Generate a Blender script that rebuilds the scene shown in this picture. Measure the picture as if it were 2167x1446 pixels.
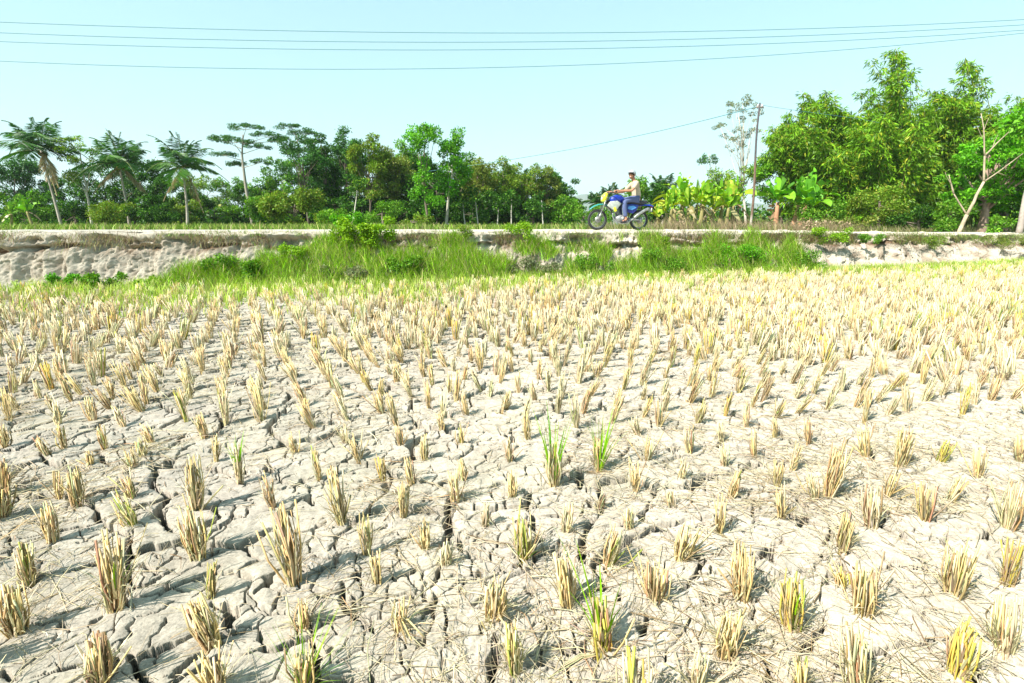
import bpy, math, random
import numpy as np
from mathutils import Vector, Matrix

scene = bpy.context.scene
for o in list(bpy.data.objects):
    bpy.data.objects.remove(o)
R = math.radians
rng = np.random.default_rng(11)
random.seed(5)

# ------------------------------------------------------------------ camera, sky, sun, exposure
F = 1083.0                       # focal length in photo pixels (photo 2167 wide)
CAM_H = 1.35
PITCH = R(12.75)
cam_data = bpy.data.cameras.new("camera")
cam_data.sensor_width = 36.0
cam_data.lens = F / 2167.0 * 36.0
cam_data.clip_start = 0.05
cam_data.clip_end = 9000
cam = bpy.data.objects.new("camera", cam_data)
scene.collection.objects.link(cam)
cam.location = (0, 0, CAM_H)
cam.rotation_euler = (math.pi / 2 - PITCH, 0, 0)
scene.camera = cam

SUN_EL = R(46)
SUN_H = Vector((0.78, 0.62)).normalized()          # the way shadows fall over the ground
world = bpy.data.worlds.new("World")
scene.world = world
world.use_nodes = True
wn, wl = world.node_tree.nodes, world.node_tree.links
wn.clear()
w_out = wn.new("ShaderNodeOutputWorld")
w_bg = wn.new("ShaderNodeBackground")
w_sky = wn.new("ShaderNodeTexSky")
w_sky.sky_type = 'NISHITA'
w_sky.sun_disc = False
w_sky.sun_elevation = SUN_EL
w_sky.sun_rotation = math.atan2(-SUN_H.x, -SUN_H.y)
w_sky.air_density = 1.0
w_sky.dust_density = 1.2
w_sky.ozone_density = 1.0
w_tint = wn.new("ShaderNodeMixRGB")
w_tint.blend_type = 'MULTIPLY'
w_tint.inputs[0].default_value = 1.0
w_tint.inputs[2].default_value = (1.22, 1.78, 1.66, 1)
w_bg.inputs[1].default_value = 0.15
w_gam = wn.new("ShaderNodeGamma"); w_gam.inputs[1].default_value = 0.44
wl.new(w_sky.outputs[0], w_gam.inputs[0])
wl.new(w_gam.outputs[0], w_tint.inputs[1])
wl.new(w_tint.outputs[0], w_bg.inputs[0])
wl.new(w_bg.outputs[0], w_out.inputs[0])

sun_data = bpy.data.lights.new("sun", 'SUN')
sun_data.energy = 5.0
sun_data.angle = R(0.5)
sun_data.color = (1.0, 0.955, 0.88)
sun = bpy.data.objects.new("sun", sun_data)
scene.collection.objects.link(sun)
sun_dir = Vector((SUN_H.x * math.cos(SUN_EL), SUN_H.y * math.cos(SUN_EL), -math.sin(SUN_EL)))
sun.rotation_euler = sun_dir.to_track_quat('-Z', 'Y').to_euler()
sun.location = (-20, -15, 30)

scene.view_settings.view_transform = 'Standard'
scene.view_settings.look = 'None'
scene.view_settings.exposure = 1.13
scene.view_settings.gamma = 1.0
scene.cycles.max_bounces = 6
scene.cycles.diffuse_bounces = 3
scene.cycles.transmission_bounces = 3
scene.cycles.glossy_bounces = 2
scene.cycles.use_denoising = True

# ------------------------------------------------------------------ geometry helpers
CP, SP = math.cos(PITCH), math.sin(PITCH)

def ray(px, py):
    a = (px - 1083.5) / F
    b = (723.0 - py) / F
    return np.array([a, b * SP + CP, b * CP - SP])

def at(px, py, Y):
    """the point at distance Y in front of the camera that shows at that pixel of the photo"""
    d = ray(px, py)
    return np.array([0, 0, CAM_H]) + d * (Y / d[1])

def on_ground(px, py, z=0.0):
    d = ray(px, py)
    return np.array([0, 0, CAM_H]) + d * ((z - CAM_H) / d[2])

def pix(x, y, z):
    """photo pixel of world points (arrays)"""
    dz = z - CAM_H
    zc = y * CP - dz * SP
    yc = y * SP + dz * CP
    return 1083.5 + F * x / zc, 723 - F * yc / zc

def hash2(ix, iy, seed):
    ix = np.asarray(ix).astype(np.int64)
    iy = np.asarray(iy).astype(np.int64)
    h = (ix * 374761393 + iy * 668265263 + seed * 974711) & 0xFFFFFFFF
    h = ((h ^ (h >> 13)) * 1274126177) & 0xFFFFFFFF
    h = ((h ^ (h >> 16)) * 2246822519) & 0xFFFFFFFF
    h = h ^ (h >> 15)
    return (h & 0xFFFFFF) / float(0xFFFFFF)

def vnoise(x, y, seed=0):
    ix = np.floor(x); iy = np.floor(y)
    fx = x - ix; fy = y - iy
    fx = fx * fx * (3 - 2 * fx); fy = fy * fy * (3 - 2 * fy)
    a = hash2(ix, iy, seed); b = hash2(ix + 1, iy, seed)
    c = hash2(ix, iy + 1, seed); d = hash2(ix + 1, iy + 1, seed)
    return (a * (1 - fx) + b * fx) * (1 - fy) + (c * (1 - fx) + d * fx) * fy

def fbm(x, y, seed=0, octv=3):
    s = 0; a = 0.5; t = 0
    for k in range(octv):
        s = s + a * vnoise(x * 2 ** k + 13.7 * k, y * 2 ** k - 7.1 * k, seed + k)
        t += a; a *= 0.5
    return s / t

def sstep(a, b, x):
    t = np.clip((x - a) / (b - a), 0, 1)
    return t * t * (3 - 2 * t)

class MB:
    """collects vertices and faces; build() links them as one mesh object"""
    def __init__(self):
        self.v = []; self.q = []; self.t = []; self.c = []; self.n = 0
    def add(self, v, quads=None, tris=None, col=(1, 1, 1)):
        v = np.asarray(v, dtype=np.float64).reshape(-1, 3)
        self.v.append(v)
        c = np.asarray(col, dtype=np.float64)
        if c.ndim == 1:
            c = np.tile(c[:3], (len(v), 1))
        self.c.append(c)
        if quads is not None and len(quads):
            self.q.append(np.asarray(quads, dtype=np.int64).reshape(-1, 4) + self.n)
        if tris is not None and len(tris):
            self.t.append(np.asarray(tris, dtype=np.int64).reshape(-1, 3) + self.n)
        self.n += len(v)
    def mesh(self, name, mat, origin=(0, 0, 0), smooth=False):
        v = np.concatenate(self.v) - np.asarray(origin, dtype=np.float64)
        c = np.concatenate(self.c)
        q = np.concatenate(self.q) if self.q else np.zeros((0, 4), int)
        t = np.concatenate(self.t) if self.t else np.zeros((0, 3), int)
        me = bpy.data.meshes.new(name)
        me.vertices.add(len(v))
        me.vertices.foreach_set("co", v.astype(np.float32).ravel())
        me.loops.add(q.size + t.size)
        me.loops.foreach_set("vertex_index", np.concatenate([q.ravel(), t.ravel()]).astype(np.int32))
        me.polygons.add(len(q) + len(t))
        st = np.concatenate([np.arange(len(q)) * 4, q.size + np.arange(len(t)) * 3]).astype(np.int32)
        me.polygons.foreach_set("loop_start", st)
        me.update(calc_edges=True)
        me.validate()
        if smooth:
            me.polygons.foreach_set("use_smooth", np.ones(len(me.polygons), dtype=bool))
        at_ = me.color_attributes.new("Col", 'FLOAT_COLOR', 'POINT')
        cc = np.ones((len(v), 4), dtype=np.float32); cc[:, :3] = c
        if len(at_.data) == len(v):
            at_.data.foreach_set("color", cc.ravel())
        mats = mat if isinstance(mat, (list, tuple)) else [mat]
        for m in mats:
            me.materials.append(m)
        return me
    def build(self, name, mat, parent=None, origin=None, smooth=False):
        if origin is None:
            origin = tuple(parent.location) if parent is not None else (0, 0, 0)
        me = self.mesh(name, mat, origin, smooth)
        o = bpy.data.objects.new(name, me)
        scene.collection.objects.link(o)
        if parent is not None:
            o.parent = parent
        else:
            o.location = origin
        return o

def tag(o, label=None, cat=None, group=None, kind=None):
    if label: o["label"] = label
    if cat: o["category"] = cat
    if group: o["group"] = group
    if kind: o["kind"] = kind
    return o

def empty(name, loc, label=None, cat=None, group=None):
    o = bpy.data.objects.new(name, None)
    o.empty_display_size = 0.2
    scene.collection.objects.link(o)
    o.location = tuple(float(a) for a in loc)
    return tag(o, label, cat, group)

def unit(v):
    v = np.asarray(v, dtype=np.float64)
    return v / (np.linalg.norm(v, axis=-1, keepdims=True) + 1e-12)

def tube(mb, pts, rad, sides=6, col=(1, 1, 1), cap=True):
    pts = np.asarray(pts, dtype=np.float64); n = len(pts)
    rad = np.broadcast_to(np.asarray(rad, dtype=np.float64), (n,))
    tan = unit(np.gradient(pts, axis=0))
    ref = np.array([0, 0, 1.0]) if abs(tan[0][2]) < 0.9 else np.array([1.0, 0, 0])
    rings = []
    for i in range(n):
        u = unit(np.cross(tan[i], ref)); w = np.cross(tan[i], u)
        ref = np.cross(u, tan[i])
        a = np.arange(sides) / sides * 2 * math.pi
        rings.append(pts[i] + rad[i] * (np.cos(a)[:, None] * u + np.sin(a)[:, None] * w))
    v = np.concatenate(rings)
    q = [(i * sides + k, i * sides + (k + 1) % sides, (i + 1) * sides + (k + 1) % sides, (i + 1) * sides + k)
         for i in range(n - 1) for k in range(sides)]
    tr = []
    if cap:
        v = np.concatenate([v, pts[:1], pts[-1:]])
        a, b = n * sides, n * sides + 1
        for k in range(sides):
            tr.append((a, (k + 1) % sides, k))
            tr.append((b, (n - 1) * sides + k, (n - 1) * sides + (k + 1) % sides))
    if np.asarray(col).ndim == 2:
        col = np.asarray(col)
        cc = np.repeat(col, sides, axis=0)
        if cap: cc = np.concatenate([cc, col[:1], col[-1:]])
        col = cc
    mb.add(v, q, tr, col)

def box(mb, c, s, rot=None, col=(1, 1, 1), taper=(1, 1)):
    c = np.asarray(c, float); hx, hy, hz = [a / 2 for a in s]
    v = np.array([(-hx, -hy, -hz), (hx, -hy, -hz), (hx, hy, -hz), (-hx, hy, -hz),
                  (-hx * taper[0], -hy * taper[1], hz), (hx * taper[0], -hy * taper[1], hz),
                  (hx * taper[0], hy * taper[1], hz), (-hx * taper[0], hy * taper[1], hz)])
    if rot is not None:
        v = v @ np.array(rot).T
    mb.add(v + c, [(0, 3, 2, 1), (4, 5, 6, 7), (0, 1, 5, 4), (1, 2, 6, 5), (2, 3, 7, 6), (3, 0, 4, 7)], None, col)

def ellipsoid(mb, c, r, seg=16, rings=10, col=(1, 1, 1), rot=None, fn=None):
    th = np.linspace(0, math.pi, rings + 1); ph = np.arange(seg) / seg * 2 * math.pi
    v = np.array([(math.sin(t) * math.cos(p), math.sin(t) * math.sin(p), math.cos(t)) for t in th for p in ph])
    if fn is not None: v = fn(v)
    v = v * np.asarray(r)
    if rot is not None: v = v @ np.array(rot).T
    q = [(i * seg + k, (i + 1) * seg + k, (i + 1) * seg + (k + 1) % seg, i * seg + (k + 1) % seg)
         for i in range(rings) for k in range(seg)]
    mb.add(v + np.asarray(c), q, None, col)

def cards(mb, c, d, n, ln, wd, col, fold=0.15):
    """many leaves: rhombs of length ln along d, with width wd, lightly folded"""
    c = np.asarray(c); N = len(c)
    d = unit(d); s = unit(np.cross(d, n)); n2 = np.cross(s, d)
    ln = np.broadcast_to(ln, (N,))[:, None]; wd = np.broadcast_to(wd, (N,))[:, None]
    v = np.empty((N, 4, 3))
    v[:, 0] = c
    v[:, 1] = c + d * ln * 0.45 + s * wd * 0.5 + n2 * wd * fold
    v[:, 2] = c + d * ln - n2 * wd * fold
    v[:, 3] = c + d * ln * 0.45 - s * wd * 0.5 + n2 * wd * fold
    q = np.arange(N * 4).reshape(N, 4)
    col = np.asarray(col)
    if col.ndim == 1: col = np.tile(col, (N, 1))
    mb.add(v.reshape(-1, 3), q, None, np.repeat(col, 4, axis=0))

def blades(mb, base, d, side, bend, ln, wd, col, seg=3):
    """many grass blades / straws: tapering strips with seg segments; bend is the displacement of the tip"""
    N = len(base)
    ln = np.broadcast_to(ln, (N,))[:, None]; wd = np.broadcast_to(wd, (N,))[:, None]
    d = unit(d); side = unit(side)
    rows = []
    for k in range(seg + 1):
        t = k / seg
        w = wd * 0.5 * (1 - 0.85 * t ** 1.5)
        p = base + d * ln * t + bend * (t * t)
        rows.append(p - side * w); rows.append(p + side * w)
    v = np.stack(rows, axis=1)
    m = 2 * (seg + 1)
    q = np.array([(2 * k, 2 * k + 1, 2 * k + 3, 2 * k + 2) for k in range(seg)])
    qq = (np.arange(N)[:, None, None] * m + q[None]).reshape(-1, 4)
    mb.add(v.reshape(-1, 3), qq, None, np.repeat(np.asarray(col), m, axis=0))

def sticks(mb, base, tip, r0, r1, col, mid=None):
    """many three-sided straws from base to tip, bent through mid"""
    N = len(base)
    if mid is None: mid = (base + tip) * 0.5
    d = unit(tip - base)
    ref = np.where(np.abs(d[:, 2:3]) < 0.8, np.array([[0, 0, 1.0]]), np.array([[1.0, 0, 0]]))
    u = unit(np.cross(d, ref)); w = np.cross(d, u)
    r0 = np.broadcast_to(r0, (N,))[:, None]; r1 = np.broadcast_to(r1, (N,))[:, None]
    rows = []
    for p, r in ((base, r0), (mid, (r0 + r1) / 2), (tip, r1)):
        for k in range(3):
            a = k * 2 * math.pi / 3
            rows.append(p + r * (math.cos(a) * u + math.sin(a) * w))
    v = np.stack(rows, axis=1)
    q = np.array([(i * 3 + k, i * 3 + (k + 1) % 3, i * 3 + 3 + (k + 1) % 3, i * 3 + 3 + k) for i in range(2) for k in range(3)])
    t = np.array([(6, 7, 8)])
    o = np.arange(N)[:, None, None] * 9
    mb.add(v.reshape(-1, 3), (o + q[None]).reshape(-1, 4), (o + t[None]).reshape(-1, 3), np.repeat(np.asarray(col), 9, axis=0))

def vary(col, N, amt=0.25, hue=0.08):
    """N colours scattered round col"""
    col = np.asarray(col, float)
    k = np.exp(rng.normal(0, amt, (N, 1)))
    h = np.exp(rng.normal(0, hue, (N, 3)))
    return np.clip(col[None] * k * h, 0.003, 0.9)

# ------------------------------------------------------------------ materials
def mat_base(name):
    m = bpy.data.materials.new(name); m.use_nodes = True
    nt = m.node_tree; nt.nodes.clear()
    out = nt.nodes.new("ShaderNodeOutputMaterial")
    return m, nt, out

def noise_node(nt, scale, detail=5, rough=0.55, coord='Object'):
    tc = nt.nodes.new("ShaderNodeTexCoord")
    n = nt.nodes.new("ShaderNodeTexNoise")
    n.inputs["Scale"].default_value = scale
    n.inputs["Detail"].default_value = detail
    n.inputs["Roughness"].default_value = rough
    nt.links.new(tc.outputs[coord], n.inputs["Vector"])
    return n

def leaf_mat(name, trans=0.35, gloss=0.04, sat=1.0):
    m, nt, out = mat_base(name)
    L = nt.links
    at_ = nt.nodes.new("ShaderNodeAttribute"); at_.attribute_name = "Col"
    df = nt.nodes.new("ShaderNodeBsdfDiffuse")
    tr = nt.nodes.new("ShaderNodeBsdfTranslucent")
    mx = nt.nodes.new("ShaderNodeMixShader"); mx.inputs[0].default_value = trans
    hs = nt.nodes.new("ShaderNodeHueSaturation"); hs.inputs["Saturation"].default_value = sat * 1.1; hs.inputs["Value"].default_value = 1.15
    L.new(at_.outputs["Color"], df.inputs[0]); L.new(at_.outputs["Color"], hs.inputs["Color"])
    L.new(hs.outputs[0], tr.inputs[0])
    L.new(df.outputs[0], mx.inputs[1]); L.new(tr.outputs[0], mx.inputs[2])
    if gloss > 0:
        gl = nt.nodes.new("ShaderNodeBsdfGlossy"); gl.inputs["Roughness"].default_value = 0.45
        gl.inputs[0].default_value = (1, 1, 1, 1)
        m2 = nt.nodes.new("ShaderNodeMixShader"); m2.inputs[0].default_value = gloss
        L.new(mx.outputs[0], m2.inputs[1]); L.new(gl.outputs[0], m2.inputs[2])
        L.new(m2.outputs[0], out.inputs[0])
    else:
        L.new(mx.outputs[0], out.inputs[0])
    return m

def attr_mat(name, rough=0.85, scale=25, amt=0.35, bump=0.0):
    """base colour from the mesh, broken up by noise"""
    m, nt, out = mat_base(name); L = nt.links
    at_ = nt.nodes.new("ShaderNodeAttribute"); at_.attribute_name = "Col"
    p = nt.nodes.new("ShaderNodeBsdfPrincipled"); p.inputs["Roughness"].default_value = rough
    p.inputs["Specular IOR Level"].default_value = 0.2
    n = noise_node(nt, scale)
    mp = nt.nodes.new("ShaderNodeMapRange")
    mp.inputs[3].default_value = 1 - amt; mp.inputs[4].default_value = 1 + amt
    mu = nt.nodes.new("ShaderNodeVectorMath"); mu.operation = 'SCALE'
    L.new(n.outputs[0], mp.inputs[0]); L.new(at_.outputs["Color"], mu.inputs[0]); L.new(mp.outputs[0], mu.inputs["Scale"])
    L.new(mu.outputs[0], p.inputs["Base Color"])
    if bump:
        b = nt.nodes.new("ShaderNodeBump"); b.inputs["Strength"].default_value = bump; b.inputs["Distance"].default_value = 0.02
        L.new(n.outputs[0], b.inputs["Height"]); L.new(b.outputs[0], p.inputs["Normal"])
    L.new(p.outputs[0], out.inputs[0])
    return m

def flat_mat(name, col, rough=0.5, metal=0.0, scale=30, amt=0.15, coat=0.0):
    m, nt, out = mat_base(name); L = nt.links
    p = nt.nodes.new("ShaderNodeBsdfPrincipled")
    p.inputs["Roughness"].default_value = rough; p.inputs["Metallic"].default_value = metal
    if coat: p.inputs["Coat Weight"].default_value = coat
    n = noise_node(nt, scale)
    r = nt.nodes.new("ShaderNodeValToRGB")
    r.color_ramp.elements[0].position = 0.3; r.color_ramp.elements[1].position = 0.7
    r.color_ramp.elements[0].color = tuple(a * (1 - amt) for a in col) + (1,)
    r.color_ramp.elements[1].color = tuple(min(1, a * (1 + amt)) for a in col) + (1,)
    L.new(n.outputs[0], r.inputs[0]); L.new(r.outputs[0], p.inputs["Base Color"]); L.new(p.outputs[0], out.inputs[0])
    return m

def soil_mat(name, c0, c1, c2, scale=1.0, bump=0.6):
    """dry earth: pale crust with darker and pinker patches and grit; coordinates in metres"""
    m, nt, out = mat_base(name); L = nt.links
    p = nt.nodes.new("ShaderNodeBsdfDiffuse"); p.inputs["Roughness"].default_value = 0.6
    n1 = noise_node(nt, 3.0 * scale, 6, 0.6)
    n2 = noise_node(nt, 22.0 * scale, 6, 0.65)
    n3 = noise_node(nt, 120.0 * scale, 3, 0.7)
    r1 = nt.nodes.new("ShaderNodeValToRGB")
    e = r1.color_ramp.elements
    e[0].position = 0.30; e[0].color = c1 + (1,)
    e[1].position = 0.55; e[1].color = c0 + (1,)
    e2 = e.new(0.75); e2.color = c2 + (1,)
    L.new(n1.outputs[0], r1.inputs[0])
    def scaled(noise, lo, hi, src):
        mp = nt.nodes.new("ShaderNodeMapRange"); mp.inputs[1].default_value = 0.3; mp.inputs[2].default_value = 0.7
        mp.inputs[3].default_value = lo; mp.inputs[4].default_value = hi
        mu = nt.nodes.new("ShaderNodeVectorMath"); mu.operation = 'SCALE'
        L.new(noise.outputs[0], mp.inputs[0]); L.new(src, mu.inputs[0]); L.new(mp.outputs[0], mu.inputs["Scale"])
        return mu.outputs[0]
    c = scaled(n2, 0.70, 1.14, r1.outputs[0])
    c = scaled(n3, 0.72, 1.2, c)
    at_ = nt.nodes.new("ShaderNodeAttribute"); at_.attribute_name = "Col"
    mu = nt.nodes.new("ShaderNodeVectorMath"); mu.operation = 'MULTIPLY'
    L.new(c, mu.inputs[0]); L.new(at_.outputs["Color"], mu.inputs[1])
    L.new(mu.outputs[0], p.inputs[0])
    ad = nt.nodes.new("ShaderNodeMath"); ad.operation = 'ADD'
    mm = nt.nodes.new("ShaderNodeMath"); mm.operation = 'MULTIPLY'; mm.inputs[1].default_value = 0.35
    L.new(n3.outputs[0], mm.inputs[0]); L.new(n2.outputs[0], ad.inputs[0]); L.new(mm.outputs[0], ad.inputs[1])
    b = nt.nodes.new("ShaderNodeBump"); b.inputs["Strength"].default_value = bump; b.inputs["Distance"].default_value = 0.012
    L.new(ad.outputs[0], b.inputs["Height"]); L.new(b.outputs[0], p.inputs["Normal"])
    L.new(p.outputs[0], out.inputs[0])
    return m

M = {}
M["leaf"] = leaf_mat("leaf", 0.30, 0.012)
M["frond"] = leaf_mat("frond", 0.25, 0.03)
M["grass"] = leaf_mat("grass", 0.4, 0.01)
M["straw"] = leaf_mat("straw", 0.22, 0.01, 0.95)
M["bark"] = attr_mat("bark", 0.9, 9, 0.45, 0.5)
M["cracked"] = soil_mat("cracked_soil", (0.435, 0.39, 0.325), (0.34, 0.305, 0.255), (0.48, 0.425, 0.35))
M["bank"] = soil_mat("bank_soil", (0.50, 0.44, 0.36), (0.40, 0.34, 0.27), (0.56, 0.50, 0.41), 0.8, 0.9)
M["road"] = soil_mat("road_dirt", (0.50, 0.46, 0.39), (0.44, 0.40, 0.33), (0.53, 0.49, 0.42), 0.4, 0.4)
# ------------------------------------------------------------------ the dried field
def yb(x):
    """distance of the foot of the road bank"""
    xc = np.clip(x, -14, 19)
    y = 12.3 + 0.2102 * xc + 0.00522 * xc * xc
    return y + np.where(x > 19, (x - 19) * 0.40, 0) + np.where(x < -14, (x + 14) * 0.043, 0)

def voronoi(x, y, cell, seed, jit=0.85):
    """edge distance, cell id hashes and offset from the cell's point"""
    gx = x / cell; gy = y / cell
    ix = np.floor(gx); iy = np.floor(gy)
    bd = np.full(x.shape, 1e9); bx = np.zeros(x.shape); by = np.zeros(x.shape); bi = np.zeros(x.shape); bj = np.zeros(x.shape)
    pts = []
    for a in (-1, 0, 1):
        for b in (-1, 0, 1):
            cx = ix + a; cy = iy + b
            sx = cx + 0.5 + (hash2(cx, cy, seed) - 0.5) * jit
            sy = cy + 0.5 + (hash2(cx, cy, seed + 7) - 0.5) * jit
            d = (sx - gx) ** 2 + (sy - gy) ** 2
            m = d < bd
            bd = np.where(m, d, bd); bx = np.where(m, sx, bx); by = np.where(m, sy, by)
            bi = np.where(m, cx, bi); bj = np.where(m, cy, bj)
    ed = np.full(x.shape, 1e9)
    for a in (-2, -1, 0, 1, 2):
        for b in (-2, -1, 0, 1, 2):
            cx = bi + a; cy = bj + b
            if a == 0 and b == 0: continue
            sx = cx + 0.5 + (hash2(cx, cy, seed) - 0.5) * jit
            sy = cy + 0.5 + (hash2(cx, cy, seed + 7) - 0.5) * jit
            dx = sx - bx; dy = sy - by
            L_ = np.sqrt(dx * dx + dy * dy) + 1e-9
            e = (((bx + sx) / 2 - gx) * dx + ((by + sy) / 2 - gy) * dy) / L_
            ed = np.minimum(ed, e)
    return ed * cell, bi, bj, (gx - bx) * cell, (gy - by) * cell

S = 2.649
def zc(ox, oy, pts):
    return [(ox + a / S, oy + b / S) for a, b in pts]
CR = []
for w, pts in [(25, [(1000,370),(900,440),(885,490),(920,540),(960,605)]), (30, [(930,185),(955,225)]), (10, [(1030,45),(990,90),(930,125),(820,125)]),
               (10, [(1080,90),(1010,135)]), (20, [(1490,225),(1530,262)]), (15, [(1690,300),(1680,340),(1580,360)]), (18, [(1740,380),(1735,410),(1760,440)]),
               (15, [(1310,440),(1300,530),(1220,585),(1150,660)]), (13, [(1220,690),(1140,760)]), (10, [(2030,185),(2110,140)]),
               (14, [(80,340),(140,310),(260,260)]), (10, [(80,360),(200,350)]), (12, [(570,490),(500,520)]), (18, [(720,780),(800,780),(880,830)]),
               (48, [(1190,990),(1260,1010),(1290,1060),(1265,1130)]), (12, [(1240,1165),(1330,1165),(1400,1120)]), (18, [(1440,940),(1500,900),(1550,840)]),
               (14, [(1700,860),(1760,830),(1870,790),(1920,700)]), (28, [(1930,870),(1920,990),(1980,1050),(2040,1090),(2110,1150)]), (14, [(1970,800),(2040,890)]),
               (26, [(1170,1200),(1130,1270),(1050,1330),(980,1400)]), (8, [(750,1080),(860,1040),(1000,970)]), (8, [(940,1060),(910,1150),(850,1200),(850,1240)]),
               (8, [(720,1090),(715,1170),(660,1270)]), (8, [(870,1250),(870,1350)]), (18, [(490,1110),(560,1080)]), (12, [(170,1090),(280,1090),(370,1140)]),
               (8, [(420,1150),(300,1230),(180,1290),(100,1370)]), (15, [(20,1350),(110,1400)]), (12, [(930,910),(1060,930)]), (14, [(720,930),(880,870),(980,800)]),
               (8, [(430,660),(560,600)]), (30, [(640,1310),(655,1370)]), (25, [(1860,1250),(1790,1330)])]:
    CR.append((w, zc(0, 900, pts)))
for w, pts in [(25, [(1130,245),(1130,350)]), (10, [(740,20),(760,70),(740,100)]), (10, [(1100,50),(1170,100)]), (12, [(1440,90),(1380,155),(1320,160)]),
               (22, [(430,600),(460,680),(490,730)]), (14, [(380,750),(530,760),(600,770)]), (14, [(440,460),(380,490),(320,520)]), (8, [(710,410),(730,470),(820,470),(900,450),(910,400)]),
               (20, [(1190,400),(1185,450)]), (20, [(680,470),(640,500)]), (10, [(590,600),(500,650)]), (25, [(920,715),(1000,690)]), (18, [(240,790),(150,830),(50,870)]),
               (8, [(150,840),(220,910),(290,990)]), (18, [(230,1080),(290,1030),(330,950)]), (14, [(460,950),(500,880),(590,840),(700,830)]), (10, [(770,830),(800,780),(860,750)]),
               (22, [(840,900),(880,950)]), (18, [(1270,800),(1300,850)]), (16, [(1460,700),(1560,770)]), (25, [(1500,1060),(1490,1130),(1460,1200)]), (12, [(0,580),(40,550)]),
               (14, [(1660,80),(1640,60)]), (20, [(660,1180),(665,1240)]), (12, [(830,1340),(960,1310)]), (8, [(1470,480),(1560,455),(1700,470)]), (6, [(1580,1270),(1680,1370)]),
               (6, [(1700,470),(1850,560)]), (8, [(910,400),(1000,375),(1190,400)])]:
    CR.append((w, zc(800, 900, pts)))
for w, pts in [(28, [(680,520),(640,570)]), (28, [(680,625),(682,640)]), (22, [(530,650),(490,690),(490,760)]), (20, [(690,830),(660,860)]), (22, [(740,700),(770,730),(790,770)]),
               (20, [(800,850),(790,880)]), (18, [(1220,600),(1210,650)]), (18, [(1150,770),(1100,810)]), (25, [(1350,1030),(1310,1080)]), (28, [(90,970),(120,1040)]),
               (14, [(270,1010),(260,1050)]), (6, [(220,640),(280,645),(350,635),(480,640)]), (9, [(380,440),(385,560)]), (20, [(430,140),(450,160)]), (15, [(540,20),(550,80)]),
               (18, [(890,260),(880,310)]), (14, [(300,370),(390,375)]), (7, [(640,570),(380,560)]), (8, [(790,770),(690,830)]), (7, [(1310,1080),(1130,1000)]), (7, [(1100,810),(1000,750)])]:
    CR.append((w, zc(1450, 900, pts)))

def traced(x, y):
    """signed clearance from the traced fissures (negative inside)"""
    best = np.full(x.shape, 1.0)
    for w, pts in CR:
        g = np.array([on_ground(a, b)[:2] for a, b in pts])
        ax = g[:, 1].mean() * CP + CAM_H * SP
        half = 0.5 * w / S / F * ax * 1.7
        pad = half + 0.07
        m = (x > g[:, 0].min() - pad) & (x < g[:, 0].max() + pad) & (y > g[:, 1].min() - pad) & (y < g[:, 1].max() + pad)
        if not m.any(): continue
        px_, py_ = x[m], y[m]
        bb = best[m]
        n = len(g) - 1
        for i in range(n):
            a, b = g[i], g[i + 1]; ab = b - a
            t = np.clip(((px_ - a[0]) * ab[0] + (py_ - a[1]) * ab[1]) / (ab @ ab + 1e-9), 0, 1)
            dd = np.hypot(px_ - a[0] - ab[0] * t, py_ - a[1] - ab[1] * t)
            s = (i + t) / n
            bb = np.minimum(bb, dd - half * (0.45 + 0.75 * np.sin(math.pi * np.clip(s, 0.04, 0.96))))
        best[m] = bb
    return best

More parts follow.
